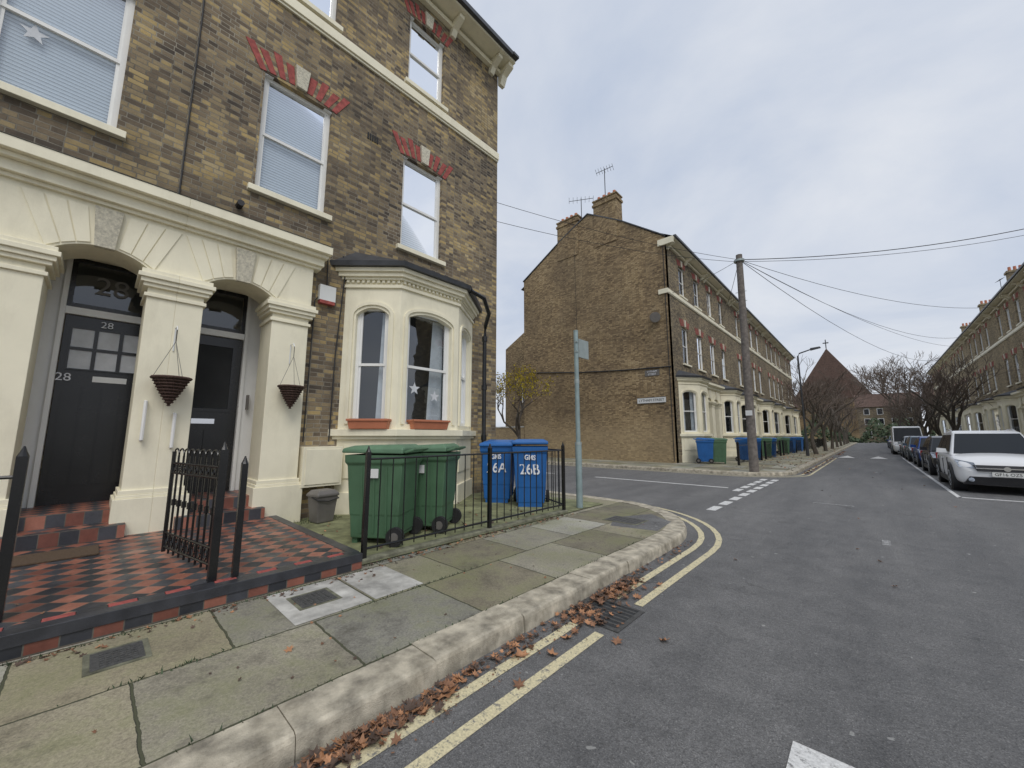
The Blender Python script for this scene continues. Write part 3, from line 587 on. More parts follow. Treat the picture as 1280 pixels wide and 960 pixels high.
# ---------------------------------------------------------------- railings and gate
def rail_run(o,p0,p1,z0,z1,zt,sp=.13,part='bar'):
    p0=Vector(p0);p1=Vector(p1);L=(p1-p0).length;n=int(L/sp)
    for z in (z0,z1): o.tube('rail','black',[(p0.x,p0.y,z),(p1.x,p1.y,z)],.014,6)
    for i in range(1,n):
        p=p0+(p1-p0)*i/n; o.tube(part,'black',[(p.x,p.y,z0-.05),(p.x,p.y,zt)],.008,6)
def post(o,x,y,z0,z1,r=.024):
    o.box('post','black',x-r,x+r,y-r,y+r,z0,z1); o.tube('finial','black',[(x,y,z1),(x,y,z1+.03),(x,y,z1+.07)],.03,8,.005)
o=Obj('iron_railings')
for y in (2.14,4.05,5.92): post(o,-4.2,y,.16,1.32)
rail_run(o,(-4.2,2.14),(-4.2,4.05),.27,1.24,1.24,.15); rail_run(o,(-4.2,4.05),(-4.2,5.92),.27,1.24,1.24,.15)
rail_run(o,(-4.2,5.92),(-6.2,6.9),.27,1.24,1.24,.15); o.finish()
o=Obj('iron_railings')
post(o,-4.35,-.32,.28,1.36,.028); post(o,-4.35,-2.6,.28,1.36,.028); rail_run(o,(-4.35,-.32),(-4.35,-2.6),.36,1.22,1.32,.11); o.finish()
o=Obj('iron_gate')
post(o,-4.22,.80,.28,1.38,.03); post(o,-4.20,.96,.28,1.25,.024)
gx0,gx1=-4.28,-5.42; gy0,gy1=.82,.60
def gp(t): return (gx0+(gx1-gx0)*t,gy0+(gy1-gy0)*t)
for z in (.38,.52,1.12,1.22): o.tube('gate_rail','black',[(*gp(0),z),(*gp(1),z)],.012,6)
N=9
for i in range(N+1):
    t=i/N; x,y=gp(t); o.tube('gate_bar','black',[(x,y,.33),(x,y,1.3 if i not in(0,N) else 1.34)],.010 if i not in (0,N) else .018,6)
for i in range(N):
    a=gp(i/N);b=gp((i+1)/N); pts=[]
    for k in range(9):
        an=math.pi*k/8; t=(1-math.cos(an))/2; pts.append((a[0]+(b[0]-a[0])*t,a[1]+(b[1]-a[1])*t,1.3+.07*math.sin(an)))
    o.tube('gate_hoop','black',pts,.008,5)
    c=gp((i+.5)/N)
    for zc,zr in ((1.17,.04),(.45,.055)):
        o.tube('gate_ring','black',[(c[0]+(gx1-gx0)/N*.4*math.cos(k*math.pi/6),c[1],zc+zr*math.sin(k*math.pi/6)) for k in range(13)],.006,4)
    o.tube('gate_collar','black',[(a[0],a[1],.80),(a[0],a[1],.86)],.02,6)
o.finish()
# ---------------------------------------------------------------- wheelie bins
def wheelie(name,x,y,rz,mat,lid,txts=(),sc=1.0,z=.135,label=False,tilt=0):
    o=Obj(name); w,d=.29,.35
    def sect(z,k): return [(-d*k,-w*k,z),(d*k,-w*k,z),(d*k,w*k,z),(-d*k,w*k,z)]
    L=[sect(.06,.80),sect(.30,.84),sect(.32,.86),sect(.86,.965),sect(.88,1.03),sect(.97,1.04)]
    vs=[v for s_ in L for v in s_]; fs=[(0,3,2,1)]
    for i in range(len(L)-1):
        for k in range(4): fs.append((i*4+k,i*4+(k+1)%4,(i+1)*4+(k+1)%4,(i+1)*4+k))
    o.add('bin_body',mat,vs,fs)
    for s_ in (-1,1):
        for q in (-.15,0,.15): o.hexa('body_rib',mat,[(q-.012,s_*w*.81,.12),(q+.012,s_*w*.81,.12),(q+.012,s_*(w*.81+.012),.12),(q-.012,s_*(w*.81+.012),.12),(q-.012,s_*w*.955,.84),(q+.012,s_*w*.955,.84),(q+.012,s_*(w*.955+.012),.84),(q-.012,s_*(w*.955+.012),.84)])
    a=[(-d-.05,-w-.02,.972),(d+.0,-w-.02,.985),(d+.0,w+.02,.985),(-d-.05,w+.02,.972)]
    b=[(-d-.045,-w-.015,1.02),(d+.0,-w-.015,1.045),(d,w+.015,1.045),(-d-.045,w+.015,1.02)]
    c=[(-d+.06,-w+.06,1.055),(d-.06,-w+.06,1.085),(d-.06,w-.06,1.085),(-d+.06,w-.06,1.055)]
    vs=a+b+c; fs=[(0,3,2,1)]+[(i,(i+1)%4,(i+1)%4+4,i+4) for i in range(4)]+[(i+4,(i+1)%4+4,(i+1)%4+8,i+8) for i in range(4)]+[(8,9,10,11)]
    if tilt: vs=[(v[0],v[1],v[2]+(d-v[0])*tilt) for v in vs]
    o.add('lid',lid,vs,fs)
    o.tube('handle',mat,[(d+.0,-w+.05,1.0),(d+.09,-w+.05,1.03),(d+.09,w-.05,1.03),(d,w-.05,1.0)],.016,8)
    o.tube('axle','blkpl',[(d*.78,-w-.02,.1),(d*.78,w+.02,.1)],.012,6)
    for s_ in (-1,1):
        yy=s_*(w-.0); o.tube('wheel','tyre',[(d*.82,yy-.03,.1),(d*.82,yy+.03,.1)],.1,18); o.tube('wheel_hub','greybin',[(d*.82,yy+s_*.028,.1),(d*.82,yy+s_*.036,.1)],.05,12)
    o.box('foot',mat,-d*.78,-d*.6,-w*.7,w*.7,0,.065)
    for (t,sz,zz,face) in txts:
        k=.84+(.965-.84)*(zz-.3)/.56
        if face=='front': q=o.text('bin_lettering','txtw',t,sz,TM((-d*k-.012,.0,zz),(-1,0,.06),random.uniform(-.06,.06),.86),.001)
        else: q=o.text('bin_lettering','txtw',t,sz,TM((-.2,-w*k-.017,zz),(0,-1,.06),random.uniform(-.15,.15)),.001)
        q.data.offset=.003; q.data.shear=random.uniform(-.15,.1)
    if label:
        o.box('paper_label','signw',-.06,.06,-w*.955-.022,-w*.955-.014,.72,.82)
    r=o.finish((x,y,z),rz,bevel=.014,bevparts=('bin_body','lid')); r.scale=(sc,sc,sc*1.03); return r
wheelie('wheelie_bin',-4.92,2.76,math.radians(35),'grn','grnd',[],1.12,label=True,tilt=.03)
wheelie('wheelie_bin',-5.05,3.56,math.radians(33),'grn','grnd',[('B',.2,.62,'side')],1.12,label=True)
wheelie('wheelie_bin',-5.98,6.05,math.radians(125),'blu','blu',[('26A',.25,.60,'front'),('GMS',.11,.79,'front')],1.15)
wheelie('wheelie_bin',-5.17,6.15,math.radians(128),'blu','blu',[('26B',.25,.60,'front'),('GMS',.11,.79,'front')],1.16,tilt=.05)
for (x,y,m_) in ((-6.3,21.4,'blu'),(-5.75,21.6,'grn'),(-5.1,24.5,'blu'),(-5.1,26.2,'blu'),(-5.1,29.5,'grn'),(-5.1,31,'blu'),(-5.0,36,'grn'),(-5.0,39,'blu'),(-5.0,44,'blu'),(-5.0,47,'grn')):
    wheelie('wheelie_bin',x,y,math.radians(180+random.uniform(-20,20)),m_,m_ ,(),1.15)
o=Obj('food_waste_caddy'); 
def fr_(z,k): return [(-.15*k,-.17*k,z),(.15*k,-.17*k,z),(.15*k,.17*k,z),(-.15*k,.17*k,z)]
QF=[(k,(k+1)%4,(k+1)%4+4,k+4) for k in range(4)]
L=[fr_(0,.78),fr_(.40,1)]; o.add('caddy_body','greybin',L[0]+L[1],[(0,3,2,1)]+QF)
L=[fr_(.40,1.1),fr_(.44,1.1),fr_(.50,.8)]; o.add('caddy_lid','greybin',L[0]+L[1]+L[2],[(0,3,2,1)]+QF+[(k+4,(k+1)%4+4,(k+1)%4+8,k+8) for k in range(4)]+[(8,9,10,11)])
o.tube('caddy_handle','blkpl',[(.0,-.19,.4),(.16,-.18,.36),(.17,0,.33),(.16,.18,.36),(0,.19,.4)],.01,6)
o.finish((-6.6,2.62,.14),math.radians(10),bevel=.012)
def planter(x,y,L,rz):
    o=Obj('window_box_planter'); a=[(-.09,-L*.46,0),(.09,-L*.46,0),(.09,L*.46,0),(-.09,L*.46,0)]; b=[(-.12,-L/2,.17),(.12,-L/2,.17),(.12,L/2,.17),(-.12,L/2,.17)]
    o.add('trough','terra',a+b,[(0,3,2,1)]+QF); o.box('rim','terra',-.135,.135,-L/2-.015,L/2+.015,.14,.18); o.box('soil','leaf3',-.1,.1,-L/2+.02,L/2-.02,.17,.185)
    o.finish((x,y,1.625),rz,bevel=.008)
planter(-6.30,4.42,.82,0); planter(-6.62,3.36,.72,math.radians(-44.6))
def basket(x,y,z,r,h):
    o=Obj('hanging_basket'); n=14; rings=9
    for k in range(rings+1):
        t=k/rings; rr=r*(1-t)**.85+.012; zz=z-h*t
        o.tube('wicker_ring','wick',[(x+rr*math.cos(2*math.pi*i/n),y+rr*math.sin(2*math.pi*i/n),zz) for i in range(n+1)],.010 if k else .018,5)
    for i in range(n):
        a=2*math.pi*i/n; o.tube('wicker_stake','wick',[(x+r*math.cos(a),y+r*math.sin(a),z),(x+.55*r*math.cos(a+.2),y+.55*r*math.sin(a+.2),z-h*.5),(x,y,z-h)],.008,4)
    vs=[(x+.95*r*math.cos(2*math.pi*i/n),y+.95*r*math.sin(2*math.pi*i/n),z-.01) for i in range(n)]+[(x,y,z-h+.02)]
    o.add('liner','leaf3',vs,[(i,(i+1)%n,n) for i in range(n)]+[tuple(range(n))])
    for i in range(3):
        a=2*math.pi*i/3+.5; o.tube('chain','greybin',[(x+r*math.cos(a),y+r*math.sin(a),z),(x,y,z+.5)],.003,4)
    o.tube('chain','cable',[(x,y,z+.5),(x,y,z+.66)],.005,4); o.tube('hook_bracket','signw',[(x,y,z+.66),(x-.05,y,z+.72),(XF+.16,y,z+.72),(XF+.16,y,z+.4)],.009,5)
    o.finish()
basket(-6.75,.63,2.26,.19,.36); basket(-6.75,2.08,2.28,.17,.34)
# ---------------------------------------------------------------- street furniture
o=Obj('street_sign_post'); o.tube('base_sleeve','galvb',[(-4.24,6.5,.12),(-4.24,6.5,1.35)],.062,14); o.tube('pole','galvb',[(-4.24,6.5,1.35),(-4.24,6.5,3.62)],.045,14); o.tube('collar','galv',[(-4.24,6.5,1.33),(-4.24,6.5,1.38)],.066,14)
o.box('sign_plate','galv',-4.20,-4.17,6.50,6.86,3.08,3.46); o.box('sign_clip','galv',-4.25,-4.19,6.45,6.56,3.38,3.41); o.box('sign_clip','galv',-4.25,-4.19,6.45,6.56,3.18,3.21); o.tube('cap','galvb',[(-4.24,6.5,3.62),(-4.24,6.5,3.64)],.049,14)
o.tube('band','galv',[(-4.24,6.5,2.55),(-4.24,6.5,2.63)],.05,14); o.finish()
o=Obj('telegraph_pole'); o.tube('pole','wood',[(-3.45,17.6,.1),(-3.42,17.6,4),(-3.36,17.6,9.0)],.17,12,.12)
for z in (6.2,6.6,7.0,7.4): o.tube('steps','galv',[(-3.6,17.6,z),(-3.2,17.6,z)],.012,5)
o.tube('head_ring','galv',[(-3.37,17.6,8.7),(-3.37,17.6,8.78)],.2,12); o.box('notice','signw',-3.55,-3.32,17.41,17.43,2.3,2.5); o.finish()
def wire(o,a,b,sag,r=.014):
    a=Vector(a);b=Vector(b); o.tube('wire','cable',[a.lerp(b,t/16)-Vector((0,0,sag*4*(t/16)*(1-t/16))) for t in range(17)],r,4)
o=Obj('overhead_wires'); top=(-3.37,17.6,8.8)
wire(o,top,(-9,7.1,9.3),.25,.009); wire(o,(-3.37,17.6,8.7),(-9.2,7.1,8.7),.3,.009)
wire(o,top,(8.6,30,11.6),.5,.017); wire(o,(-3.37,17.6,8.72),(8.6,30.3,11.35),.5,.010)
wire(o,top,(8.4,46,11.3),.9,.012); wire(o,top,(8.4,59,11.6),1.5,.012); wire(o,top,(8.4,66,11.6),1.0,.012); wire(o,top,(8.4,72,11.6),2.2,.014)
wire(o,top,(-7.2,20.6,9.2),.1,.01); wire(o,top,(-7.2,30,9.8),.3,.01); o.finish()
o=Obj('street_lamp'); bx,by=-3.35,34
o.tube('column','lead',[(bx,by,.1),(bx,by,1.5)],.1,10); o.tube('column','lead',[(bx,by,1.5),(bx,by,7.2),(bx+.1,by,7.4),(bx+.8,by,7.6)],.06,10,.04); o.hexa('lantern','lead',[(bx+.75,by-.12,7.52),(bx+1.35,by-.10,7.62),(bx+1.35,by+.10,7.62),(bx+.75,by+.12,7.52),(bx+.75,by-.1,7.68),(bx+1.3,by-.08,7.72),(bx+1.3,by+.08,7.72),(bx+.75,by+.1,7.68)]); o.finish()
for i in range(7):
    o=Obj('iron_railings'); ya=20.9+6.45*i; rail_run(o,(-4.7,ya),(-4.7,ya+5.2),.25,1.05,1.15,.18)
    for y in (ya,ya+5.2): post(o,-4.7,y,.12,1.2,.05)
    o.finish()
for i in range(12):
    o=Obj('garden_wall'); ya=16+6.45*i; o.box('wall','brickr',6.15,6.35,ya,ya+4.6,.12,.95); o.box('coping','ston',6.1,6.4,ya-.02,ya+4.62,.95,1.02); o.finish()
o=Obj('garden_wall'); o.box('wall','brickf',-45,-17.75,20.42,20.7,.12,2.1); o.box('coping','ston',-45,-17.75,20.38,20.74,2.1,2.18); o.finish()
# ---------------------------------------------------------------- cars
def car(name,mat,H=1.6,W=1.8,L=4.3,van=False):
    o=Obj(name); hw=W/2; sh=.98 if H>1.55 else .90
    st=[(0,.60,.38,.60),(.04,.82,.25,.76),(.16,.93,.20,sh-.12),(.5,.985,.20,sh-.02),(1.15,1,.20,sh+.05),(2.2,1,.20,sh+.06),(3.3,1,.20,sh+.08),(3.95,.97,.22,sh+.05),(4.22,.90,.27,sh-.08),(4.3,.74,.38,sh-.25)]
    vs=[];n=0
    for (t,w,zb,zt) in st:
        w*=hw; t*=L/4.3
        half=[(w*.80,zb),(w*.96,zb+.07),(w*1.0,zb+.26),(w*.985,(zb+zt)/2+.06),(w*.995,zt-.14),(w*.93,zt-.04),(w*.60,zt+.005)]
        rg=[(0,zb)]+half+[(0,zt+.03)]+[(-a,b) for a,b in half[::-1]]
        n=len(rg); vs+=[(a,t,b) for a,b in rg]
    fs=[tuple(range(n))]+[tuple((len(st)-1)*n+k for k in range(n))[::-1]]
    for i in range(len(st)-1):
        for k in range(n): fs.append((i*n+k,i*n+(k+1)%n,(i+1)*n+(k+1)%n,(i+1)*n+k))
    o.add('body_shell',mat,vs,fs,True)
    z0=sh-.02; f0,f1=(1.0,1.85); r0,r1=(4.15,3.75); k=L/4.3
    if van: f0,f1,r0,r1=.75,1.35,4.2,4.1
    bw,tw=hw*.93,hw*(.72 if not van else .84)
    B=[(-bw,f0*k,z0),(bw,f0*k,z0),(bw,r0*k,z0+.06),(-bw,r0*k,z0+.06)]; Tt=[(-tw,f1*k,H-.06),(tw,f1*k,H-.06),(tw,r1*k,H-.08),(-tw,r1*k,H-.08)]
    mid=[(-tw*.94,(f1+.35)*k,H),(tw*.94,(f1+.35)*k,H),(tw*.94,(r1-.25)*k,H-.01),(-tw*.94,(r1-.25)*k,H-.01)]
    o.add('cabin',mat,B+Tt+mid,[(i,(i+1)%4,(i+1)%4+4,i+4) for i in range(4)]+[(i+4,(i+1)%4+4,(i+1)%4+8,i+8) for i in range(4)]+[(8,9,10,11)])
    def face(i,u0,u1,v0,v1,off,m_,part):
        a,b,c,d=[Vector(q) for q in (B[i],B[(i+1)%4],Tt[(i+1)%4],Tt[i])]
        nrm=(b-a).cross(d-a).normalized()
        def P(u,v): return (a.lerp(b,u)).lerp(d.lerp(c,u),v)+nrm*off
        q=[P(u0,v0),P(u1,v0),P(u1,v1),P(u0,v1)]; q2=[p-nrm*.02 for p in q]
        o.hexa(part,m_,[*q2,*q])
    face(0,.04,.96,.06,.94,.012,'cglass','windscreen'); face(0,.3,.48,.07,.09,.02,'blkpl','wiper'); face(0,.55,.85,.07,.09,.02,'blkpl','wiper')
    for i in (1,3):
        if van: face(i,.05 if i==1 else .70,.30 if i==1 else .95,.15,.9,.012,'cglass','side_window')
        else:
            for a,b in ((.05,.33),(.36,.66),(.69,.93)):
                if i==3: a,b=1-b,1-a
                face(i,a,b,.12,.9,.012,'cglass','side_window')
    face(2,.08,.92,.2,.9,.012,'cglass','rear_window')
    o.hexa('grille','blkpl',[(-.5,-.035,.58),(.5,-.035,.58),(.5,.2,.58),(-.5,.2,.58),(-.56,.01,.74),(.56,.01,.74),(.56,.2,.74),(-.56,.2,.74)])
    o.box('grille_bar','chrome',-.52,.52,-.045,.0,.645,.672)
    o.hexa('lower_intake','blkpl',[(-.76,.02,.23),(.76,.02,.23),(.76,.2,.23),(-.76,.2,.23),(-.64,-.02,.44),(.64,-.02,.44),(.64,.2,.44),(-.64,.2,.44)])
    o.tube('badge_mark','chrome',[(0,-.055,.655),(0,-.04,.655)],.06,14)
    for s_ in (-1,1):
        o.hexa('headlamp','lamp',[(s_*.5,-.02,.66),(s_*.80,.10,.68),(s_*.80,.3,.68),(s_*.5,.1,.66),(s_*.53,.02,.80),(s_*.84,.32,.87),(s_*.80,.45,.87),(s_*.53,.15,.80)])
        o.tube('fog_lamp','lamp',[(s_*.62,-.03,.36),(s_*.62,.05,.36)],.055,12)
        o.hexa('door_mirror',mat,[(s_*(hw-.05),f0*k+.38,z0+.05),(s_*(hw+.17),f0*k+.36,z0+.06),(s_*(hw+.17),f0*k+.46,z0+.06),(s_*(hw-.05),f0*k+.46,z0+.05),(s_*(hw-.03),f0*k+.38,z0+.17),(s_*(hw+.15),f0*k+.36,z0+.19),(s_*(hw+.15),f0*k+.46,z0+.19),(s_*(hw-.03),f0*k+.46,z0+.17)])
        if H>1.58 and not van: o.tube('roof_rail','chrome' ,[(s_*tw*.95,(f1+.4)*k,H-.01),(s_*tw*.97,(f1+.7)*k,H+.04),(s_*tw*.97,(r1-.6)*k,H+.04),(s_*tw*.95,(r1-.3)*k,H-.01)],.015,6)
        o.box('sill_cladding','blkpl',min(s_*hw*.9,s_*(hw+.01)),max(s_*hw*.9,s_*(hw+.01)),.95*k,3.2*k,.2,.34)
        for dy in (1.2,2.15,3.05): o.box('door_seam','blkpl',min(s_*(hw-.03),s_*(hw+.002)),max(s_*(hw-.03),s_*(hw+.002)),dy*k,dy*k+.012,.36,sh-.1)
        o.box('door_handle',mat,min(s_*(hw-.02),s_*(hw+.03)),max(s_*(hw-.02),s_*(hw+.03)),1.95*k,2.1*k,sh-.14,sh-.11)
        o.box('rear_lamp','redt',min(s_*.6,s_*.86),max(s_*.6,s_*.86),4.1*k,4.27*k,sh-.3,sh-.05)
        for wy in (.82*k,3.45*k):
            o.tube('wheel_arch','blkpl',[(s_*(hw-.25),wy,.36),(s_*(hw+.012),wy,.36)],.41,24)
            o.tube('tyre','tyre',[(s_*(hw-.2),wy,.335),(s_*(hw+.0),wy,.335),(s_*(hw+.022),wy,.335)],.335,28)
            o.tube('alloy_wheel','slv_car',[(s_*(hw+.02),wy,.335),(s_*(hw+.030),wy,.335)],.225,24)
            for j in range(5):
                a=2*math.pi*(j+.5)/5; c=(wy+.13*math.cos(a),.335+.13*math.sin(a)); o.tube('wheel_gap','blkpl',[(s_*(hw+.028),c[0],c[1]),(s_*(hw+.034),c[0],c[1])],.05,10)
    o.box('number_plate','plate',-.26,.26,-.05,-.03,.46,.57)
    o.text('plate_characters','signt','GF16 OZS',.10,TM((0,-.052,.515),(0,-1,0)),.001)
    return o
def putcar(name,x,y,mat,**k):
    r=car(name,mat,**k).finish((x,y,.0),0)
    for c in r.children:
        if c.name.startswith('body_shell'):
            m_=c.modifiers.new('s','SUBSURF'); m_.levels=1; m_.render_levels=2
            at=c.data.attributes.get('sharp_edge')
            if at: c.data.attributes.remove(at)
        if c.name.startswith('cabin'):
            b=c.modifiers.new('b','BEVEL'); b.width=.05; b.segments=3
    return r
putcar('parked_car',2.47,15.9,'wht_car',H=1.66,W=1.8)
putcar('parked_car',2.45,21.6,'blk_car',H=1.5,W=1.74,L=4.2)
putcar('parked_car',2.45,27.0,'blu_car',H=1.48,W=1.72,L=4.0)
putcar('parked_car',2.4,32.2,'gry_car',H=1.5,W=1.74)
putcar('parked_car',2.4,37.8,'slv_car',H=1.5,W=1.74)
putcar('white_van',2.2,44.0,'wht_car',H=2.3,W=1.95,L=5.2,van=True)
for i,mm in enumerate(('slv_car','blk_car','blu_car','gry_car')): putcar('parked_car',2.4,51+i*5.6,mm,H=1.5,W=1.74)
# ---------------------------------------------------------------- trees
def tree_mesh(seed,H,spread,depth=6,leaf=None,nleaf=0,r0=.14,up=.5,rmin=.009):
    rnd=random.Random(seed); o=Obj('t'); tips=[]
    def rec(p,d,L,r,k):
        q=p+d*L*.5+Vector((rnd.uniform(-1,1),rnd.uniform(-1,1),0))*L*.08; e=p+d*L
        o.tube('branches','bark' if k<3 else 'twig',[p,q,e],r,5 if k<3 else 3,r*.68)
        if k>=depth: tips.append(e); return
        nb=rnd.choice([2,3,3]) if k>0 else 4
        for i in range(nb):
            ax=Vector((rnd.uniform(-1,1),rnd.uniform(-1,1),rnd.uniform(-.4,.7))).normalized()
            nd=(d*(.75)+ax*spread+Vector((0,0,up*.25))).normalized()
            rec(e if i<2 else p+d*L*rnd.uniform(.55,.95),nd,L*rnd.uniform(.66,.85),max(r*.62,rmin),k+1)
            if k>=3: tips.append(e)
    rec(Vector((0,0,0)),Vector((rnd.uniform(-.05,.05),rnd.uniform(-.05,.05),1)).normalized(),H*.27,r0,0)
    if leaf:
        for i in range(nleaf):
            c=rnd.choice(tips)+Vector([rnd.gauss(0,.16) for _ in range(3)]); s_=rnd.uniform(.04,.09)
            a=Vector([rnd.uniform(-1,1) for _ in range(3)]).normalized(); b=a.orthogonal().normalized()
            o.add('leaves',leaf,[c+a*s_,c+b*s_*.7,c-a*s_,c-b*s_*.7],[(0,1,2,3)])
    return o
def tree(name,loc,seed,H,spread=.6,**k):
    o=tree_mesh(seed,H,spread,**k); o.name=name; o.finish(loc,random.uniform(0,6))
tree('street_tree',(-16.6,18.6,.1),5,6.9,.72,leaf='ylw_leaf',nleaf=1700,r0=.14,rmin=.014)
for i in range(8): tree('bare_tree',(-3.2,38+i*8.5,.1),20+i,7.4+(i%3)*.7,.62,r0=.16,depth=6,rmin=.013)
for i in range(6): tree('bare_tree',(4.4,42+i*9,.1),50+i,8.2,.62,r0=.18,depth=6,rmin=.013)
o=Obj('distant_trees')
for i in range(20):
    ox=-36+i*4.0+random.uniform(-1.5,1.5); oy=122+random.uniform(0,20); HH=random.uniform(15,20)
    if -16<ox<0: oy=185
    if 0<=ox<12: HH=random.uniform(20,25)
    tm=tree_mesh(100+i,HH,.6,depth=6,r0=.36,rmin=.035)
    for (pp,mm),(vs,fs,sm) in tm.p.items(): o.add(pp,mm,[(v[0]*1.15+ox,v[1]*1.15+oy,v[2]) for v in vs],fs)
o.finish()
o=Obj('distant_hedge')
rnd=random.Random(3)
for i in range(5200):
    x=rnd.uniform(-30,30); y=112+rnd.uniform(0,6); hgt=3.4+1.8*math.sin(x*.5)+1.4*math.sin(x*1.3+1); z=rnd.uniform(0,1)**.7*max(hgt,1)
    c=Vector((x,y,z)); a=Vector([rnd.uniform(-1,1) for _ in range(3)]).normalized()*rnd.uniform(.2,.4); b=a.orthogonal().normalized()*.25
    o.add('foliage','hedge',[c+a,c+b,c-a,c-b],[(0,1,2,3)])
o.finish()
o=Obj('church'); cx,cy=-7.6,150
o.box('nave','brickf',cx-9,cx+9,cy,cy+30,0,13)
o.add('roof','rooft',[(cx-9.5,cy-.5,12.6),(cx+9.5,cy-.5,12.6),(cx,cy-.5,28.0),(cx-9.5,cy+30,12.6),(cx+9.5,cy+30,12.6),(cx,cy+30,28.0)],[(0,1,2),(3,5,4),(0,2,5,3),(1,4,5,2)])
o.box('cross','lead',cx-.12,cx+.12,cy-.4,cy-.2,28,30.8); o.box('cross','lead',cx-.7,cx+.7,cy-.42,cy-.18,29.6,29.9)
o.box('lancet_window','cglass',cx-1,cx+1,cy-.05,cy,4,10); o.finish()
for (a,b,y,z,m_) in ((-26,-14,118,9,'brickt'),(-2,9,128,8.5,'brickt'),(10,30,122,10,'brickt')):
    o=Obj('brick_house'); o.box('walls',m_,a,b,y,y+10,0,z); o.add('roof','rooft',[(a-.3,y-.3,z),(b+.3,y-.3,z),(b+.3,y+5,z+3.5),(a-.3,y+5,z+3.5),(b+.3,y+10.3,z),(a-.3,y+10.3,z)],[(0,1,2,3),(3,2,4,5),(0,3,5),(1,4,2)])
    x=a+1.2
    while x<b-1.5:
        for zz in (1.2,4.2,6.6):
            o.box('window_frame','white',x,x+1.1,y-.04,y,zz,zz+1.5); o.box('window_pane','cglass',x+.1,x+1.0,y-.06,y-.045,zz+.1,zz+1.4)
        x+=2.4
    o.finish()
# ---------------------------------------------------------------- fallen leaves
o=Obj('fallen_leaves'); rnd=random.Random(9)
def leaf(x,y,z,s_,m_,lift=.5):
    an=rnd.uniform(0,6.28); tilt=Matrix.Rotation(rnd.uniform(-lift,lift),3,'X')@Matrix.Rotation(rnd.uniform(-lift,lift),3,'Y')
    shp=[(0,-.9),(.25,-.35),(.85,-.45),(.55,0),(.8,.45),(.3,.35),(0,1),(-.3,.35),(-.8,.45),(-.55,0),(-.85,-.45),(-.25,-.35)]
    vs=[(0,0,0)]
    for (a,b) in shp: vs.append(Vector((a*s_,b*s_,(a*a+b*b)*s_*rnd.uniform(.1,.45))))
    R_=Matrix.Rotation(an,3,'Z')@tilt; vs=[R_@Vector(v)+Vector((x,y,z)) for v in vs]
    mz=min(v.z for v in vs); vs=[v+Vector((0,0,z-mz)) for v in vs]
    o.add('leaves_'+m_,m_,vs,[(0,i+1,(i+1)%12+1) for i in range(12)])
ms=['leaf1','leaf1','leaf2','leaf3','leaf3']
for i in range(260): leaf(-2.07+abs(rnd.gauss(0,.07)),rnd.uniform(-1,6),.004+rnd.uniform(0,.01),rnd.uniform(.008,.032),rnd.choice(ms))
for i in range(260): leaf(-2.04+abs(rnd.gauss(0,.08)),rnd.gauss(1.0,.35),.004+rnd.uniform(0,.02),rnd.uniform(.010,.045),rnd.choice(ms))
for i in range(400): leaf(-2.03+abs(rnd.gauss(0,.10)),rnd.uniform(.2,2.8),.004+rnd.uniform(0,.006),rnd.uniform(.004,.012),rnd.choice(['leaf3','leaf1']))
for i in range(60): leaf(-2.04+abs(rnd.gauss(0,.08)),rnd.gauss(2.1,.3),.004+rnd.uniform(0,.02),rnd.uniform(.012,.04),rnd.choice(ms))
for i in range(230): leaf(-2.02+abs(rnd.gauss(0,.11)),rnd.gauss(3.55,.28),.004+rnd.uniform(0,.03),rnd.uniform(.015,.045),rnd.choice(ms))
for i in range(110): leaf(-1.9+rnd.gauss(0,.12),rnd.gauss(2.95,.12),.008+rnd.uniform(0,.01),rnd.uniform(.012,.04),rnd.choice(ms))
for (x,y,s_) in ((-1.95,1.55,.085),(-1.9,2.15,.07),(-1.75,2.3,.055),(-2.0,1.25,.075),(-1.5,2.75,.05),(-1.8,2.55,.06),(-1.25,3.0,.05),(-1.7,1.9,.05),(-2.9,1.0,.035),(-1.95,.95,.06)): leaf(x,y,.006 if x>-2.1 else .122,s_,rnd.choice(['leaf2','leaf1']),.3)
for i in range(35): leaf(rnd.uniform(-1.4,3),rnd.uniform(3,25),.004,rnd.uniform(.015,.035),rnd.choice(ms))
for i in range(130): leaf(-3.97+abs(rnd.gauss(0,.1)),rnd.uniform(-1.5,2.2),.122,rnd.uniform(.008,.03),rnd.choice(ms))
for i in range(70): leaf(rnd.uniform(-3.9,-2.4),rnd.uniform(-.5,6),.123,rnd.uniform(.006,.018),rnd.choice(ms))
for i in range(40): leaf(rnd.uniform(-6.9,-4.2),rnd.uniform(-.5,2),.284,rnd.uniform(.008,.022),rnd.choice(ms))
for i in range(170): leaf(-4.07+rnd.gauss(0,.06),rnd.uniform(2.1,6),.123,rnd.uniform(.010,.035),rnd.choice(ms))
for i in range(60): leaf(rnd.uniform(-6.5,-4.3),rnd.uniform(2.2,6),.138,rnd.uniform(.02,.05),rnd.choice(ms))
for i in range(420): leaf(rnd.uniform(-4.6,-2.4),rnd.uniform(19,60),.123,rnd.uniform(.03,.07),rnd.choice(ms))
for i in range(260): leaf(-2.15+abs(rnd.gauss(0,.15)),rnd.uniform(19,50),.004,rnd.uniform(.03,.08),rnd.choice(ms))
o.finish()
o=Obj('grass_tufts')
